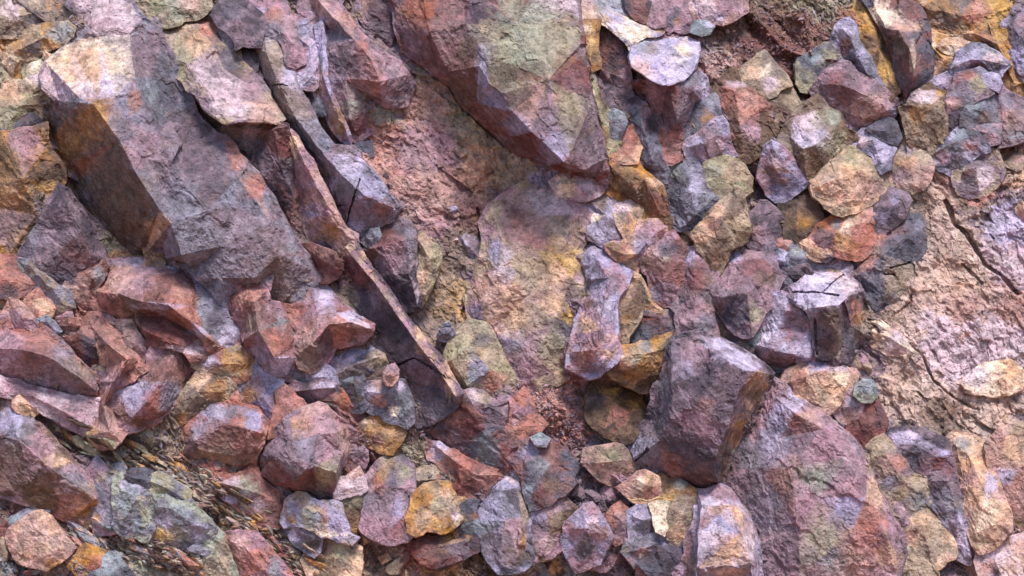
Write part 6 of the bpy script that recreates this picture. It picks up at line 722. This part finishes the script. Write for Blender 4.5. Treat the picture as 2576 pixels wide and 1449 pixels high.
while len(placed) < 300 and cand < 14000:
    cand += 1
    x, y = rng.uniform(0, 2576), rng.uniform(0, 1449); r = ([40, 32, 25, 20][cand//300] if cand < 1200 else rng.choice([14, 10, 8, 6]))
    gi, gj = int(y/GS), int(x/GS)
    if gj >= GW or gi >= GH: continue
    rr = max(1, int(r*(.45 if r > 20 else .6)/GS)); win = TOP[max(0, gi-rr):gi+rr+1, max(0, gj-rr):gj+rr+1]
    if win.max() > -500: continue
    if x > 2180 and y > 470 and rng.rand() < .93: continue
    if ((x-2410)/230)**2+((y-760)/330)**2 < 1 and rng.rand() < .98: continue
    if ((x-1120)/200)**2+((y-400)/230)**2 < 1 and rng.rand() < .97: continue
    if any(((x-ex)/ax)**2+((y-ey)/ay)**2 < 1 for ex, ey, ax, ay in CLEAN) and rng.rand() < .95: continue
    if any((x-a)**2+(y-b)**2 < ((r+c)*.8)**2 for a, b, c in placed): continue
    z = min(zones, key=lambda z: (z[0][0]-x)**2+(z[0][1]-y)**2)
    hb = float(base_h(np.array([x]), np.array([y]))[0])
    chip(x, y, hb+r*.05, r, z, k); placed.append((x, y, r)); k += 1
print('chips', len(placed), 'cand', cand)

# ------------------------------------------------------------------ one dry root over the little stones
def tube(name, line, rad, colr, **props):
    p = np.array(pts(line)); t = np.linspace(0, 1, len(p)*5); s = np.linspace(0, 1, len(p))
    C = np.stack([np.interp(t, s, p[:, k]) for k in range(3)], 1); C[:, 1] += 2.5*np.sin(t*17)*(1-t*.4); n = len(C); V = []; F = []
    for i in range(n):
        rr = rad*(1-.6*t[i])
        for q in range(6): V.append(C[i]+np.array([0, math.cos(q*math.pi/3)*rr, math.sin(q*math.pi/3)*rr]))
    for i in range(n-1):
        for q in range(6):
            a, b, c, e = i*6+q, i*6+(q+1) % 6, (i+1)*6+(q+1) % 6, (i+1)*6+q; F += [(a, b, c), (a, c, e)]
    V = np.array(V); link(name, world(V), np.array(F), np.tile(hexc(colr), (len(V), 1)), **props)
tube('dry_root', '1578,1253,122 1600,1257,128 1625,1258,130 1655,1252,125 1680,1254,128 1700,1260,125', 1.6, 'd8b878',
     label='thin straw-coloured dry root lying across the peach and pink nugget', category='root')

tube('twig', '1474,588,100 1485,598,112 1497,608,118 1508,617,116', 1.5, '3c2c24', label='short dark twig leaning on the lavender rock above the grey-lavender nosed boulder', category='twig')

# ------------------------------------------------------------------ uncountable grit and flakes lying in the hollows: one object
def debris(name, mask, n, s0, s1, flat, ang, cols, seed, label):
    r = np.random.RandomState(seed); ids = np.nonzero(mask)[0]; ids = ids[r.randint(0, len(ids), n)]
    C = BV[ids]+np.c_[r.uniform(-3, 3, (n, 2)), np.zeros(n)]; s = s0*(s1/s0)**(r.rand(n)**1.8)
    O = np.array([(1, 0, 0), (-1, 0, 0), (0, 1, 0), (0, -1, 0), (0, 0, 1), (0, 0, -1)], float)
    T8 = np.array([(0, 2, 4), (2, 1, 4), (1, 3, 4), (3, 0, 4), (2, 0, 5), (1, 2, 5), (3, 1, 5), (0, 3, 5)])
    Q = np.repeat(O[None], n, 0)*np.array([1.2, flat, .7])+r.uniform(-.28, .28, (n, 6, 3))*np.array([1, flat, .6])
    a = np.radians(r.uniform(0, 180, n) if ang is None else ang+r.normal(size=n)*20); c_, s_ = np.cos(a), np.sin(a)
    Vx = Q[:, :, 0]*c_[:, None]-Q[:, :, 1]*s_[:, None]; Vy = Q[:, :, 0]*s_[:, None]+Q[:, :, 1]*c_[:, None]
    V = np.stack([Vx, Vy, Q[:, :, 2]], 2)*s[:, None, None]+C[:, None]+np.array([0, 0, 1.])*s[:, None, None]*.25
    F = (np.arange(n)[:, None, None]*6+T8[None]).reshape(-1, 3)
    base = pigment(C, 'M', 'J', BASE_P, 3) if cols is None else np.array([PAL[q] for q in cols])[r.randint(0, len(cols), n)]
    tint = np.array([PAL[q] for q in 'MTPRLG'])[r.randint(0, 6, n)]; k = r.rand(n)[:, None]*.5
    col = (base*(1-k)+tint*k)*r.uniform(.75, 1.3, n)[:, None]
    V = V.reshape(-1, 3); link(name, world(V), F[:, ::-1], np.repeat(col, 6, 0), kind='stuff', label=label, category='grit')
gi = np.clip((BP[:, 1]/GS).astype(int), 0, GH-1); gj = np.clip((BP[:, 0]/GS).astype(int), 0, GW-1); inf = (BP[:, 0] > -20) & (BP[:, 0] < 2596) & (BP[:, 1] > -20) & (BP[:, 1] < 1469)
free = inf & (OWN[gi, gj] < 0); calm = smoothzone(BP[:, 0], BP[:, 1]) > .25
debris('rock_grit', free & ~calm, 15000, 1.6, 9, .6, None, None, 3, 'fine broken grit and chips lying in the hollows between the rocks')
def band(x0, y0, x1, y1, wd):
    ux, uy = x1-x0, y1-y0; t = ((BP[:, 0]-x0)*ux+(BP[:, 1]-y0)*uy)/(ux*ux+uy*uy); d_ = np.abs((BP[:, 0]-x0)*uy-(BP[:, 1]-y0)*ux)/math.hypot(ux, uy); return (t > 0) & (t < 1) & (d_ < wd)
debris('shale_grit', inf & (band(440, 1185, 830, 1440, 46) | band(180, 1330, 540, 1430, 40) | band(150, 1060, 430, 1190, 40)), 3600, 4, 17, .5, 31, 'TNOJBUE', 4, 'thin crumbly shale flakes packed in the layered bands at the lower left')
debris('red_gravel', inf & (((BP[:, 0]-1390)/110)**2+((BP[:, 1]-1050)/150)**2 < 1), 1800, 2, 9, .7, None, 'KPRXMR', 5, 'pinkish gravel stuck on the red slope below the middle')
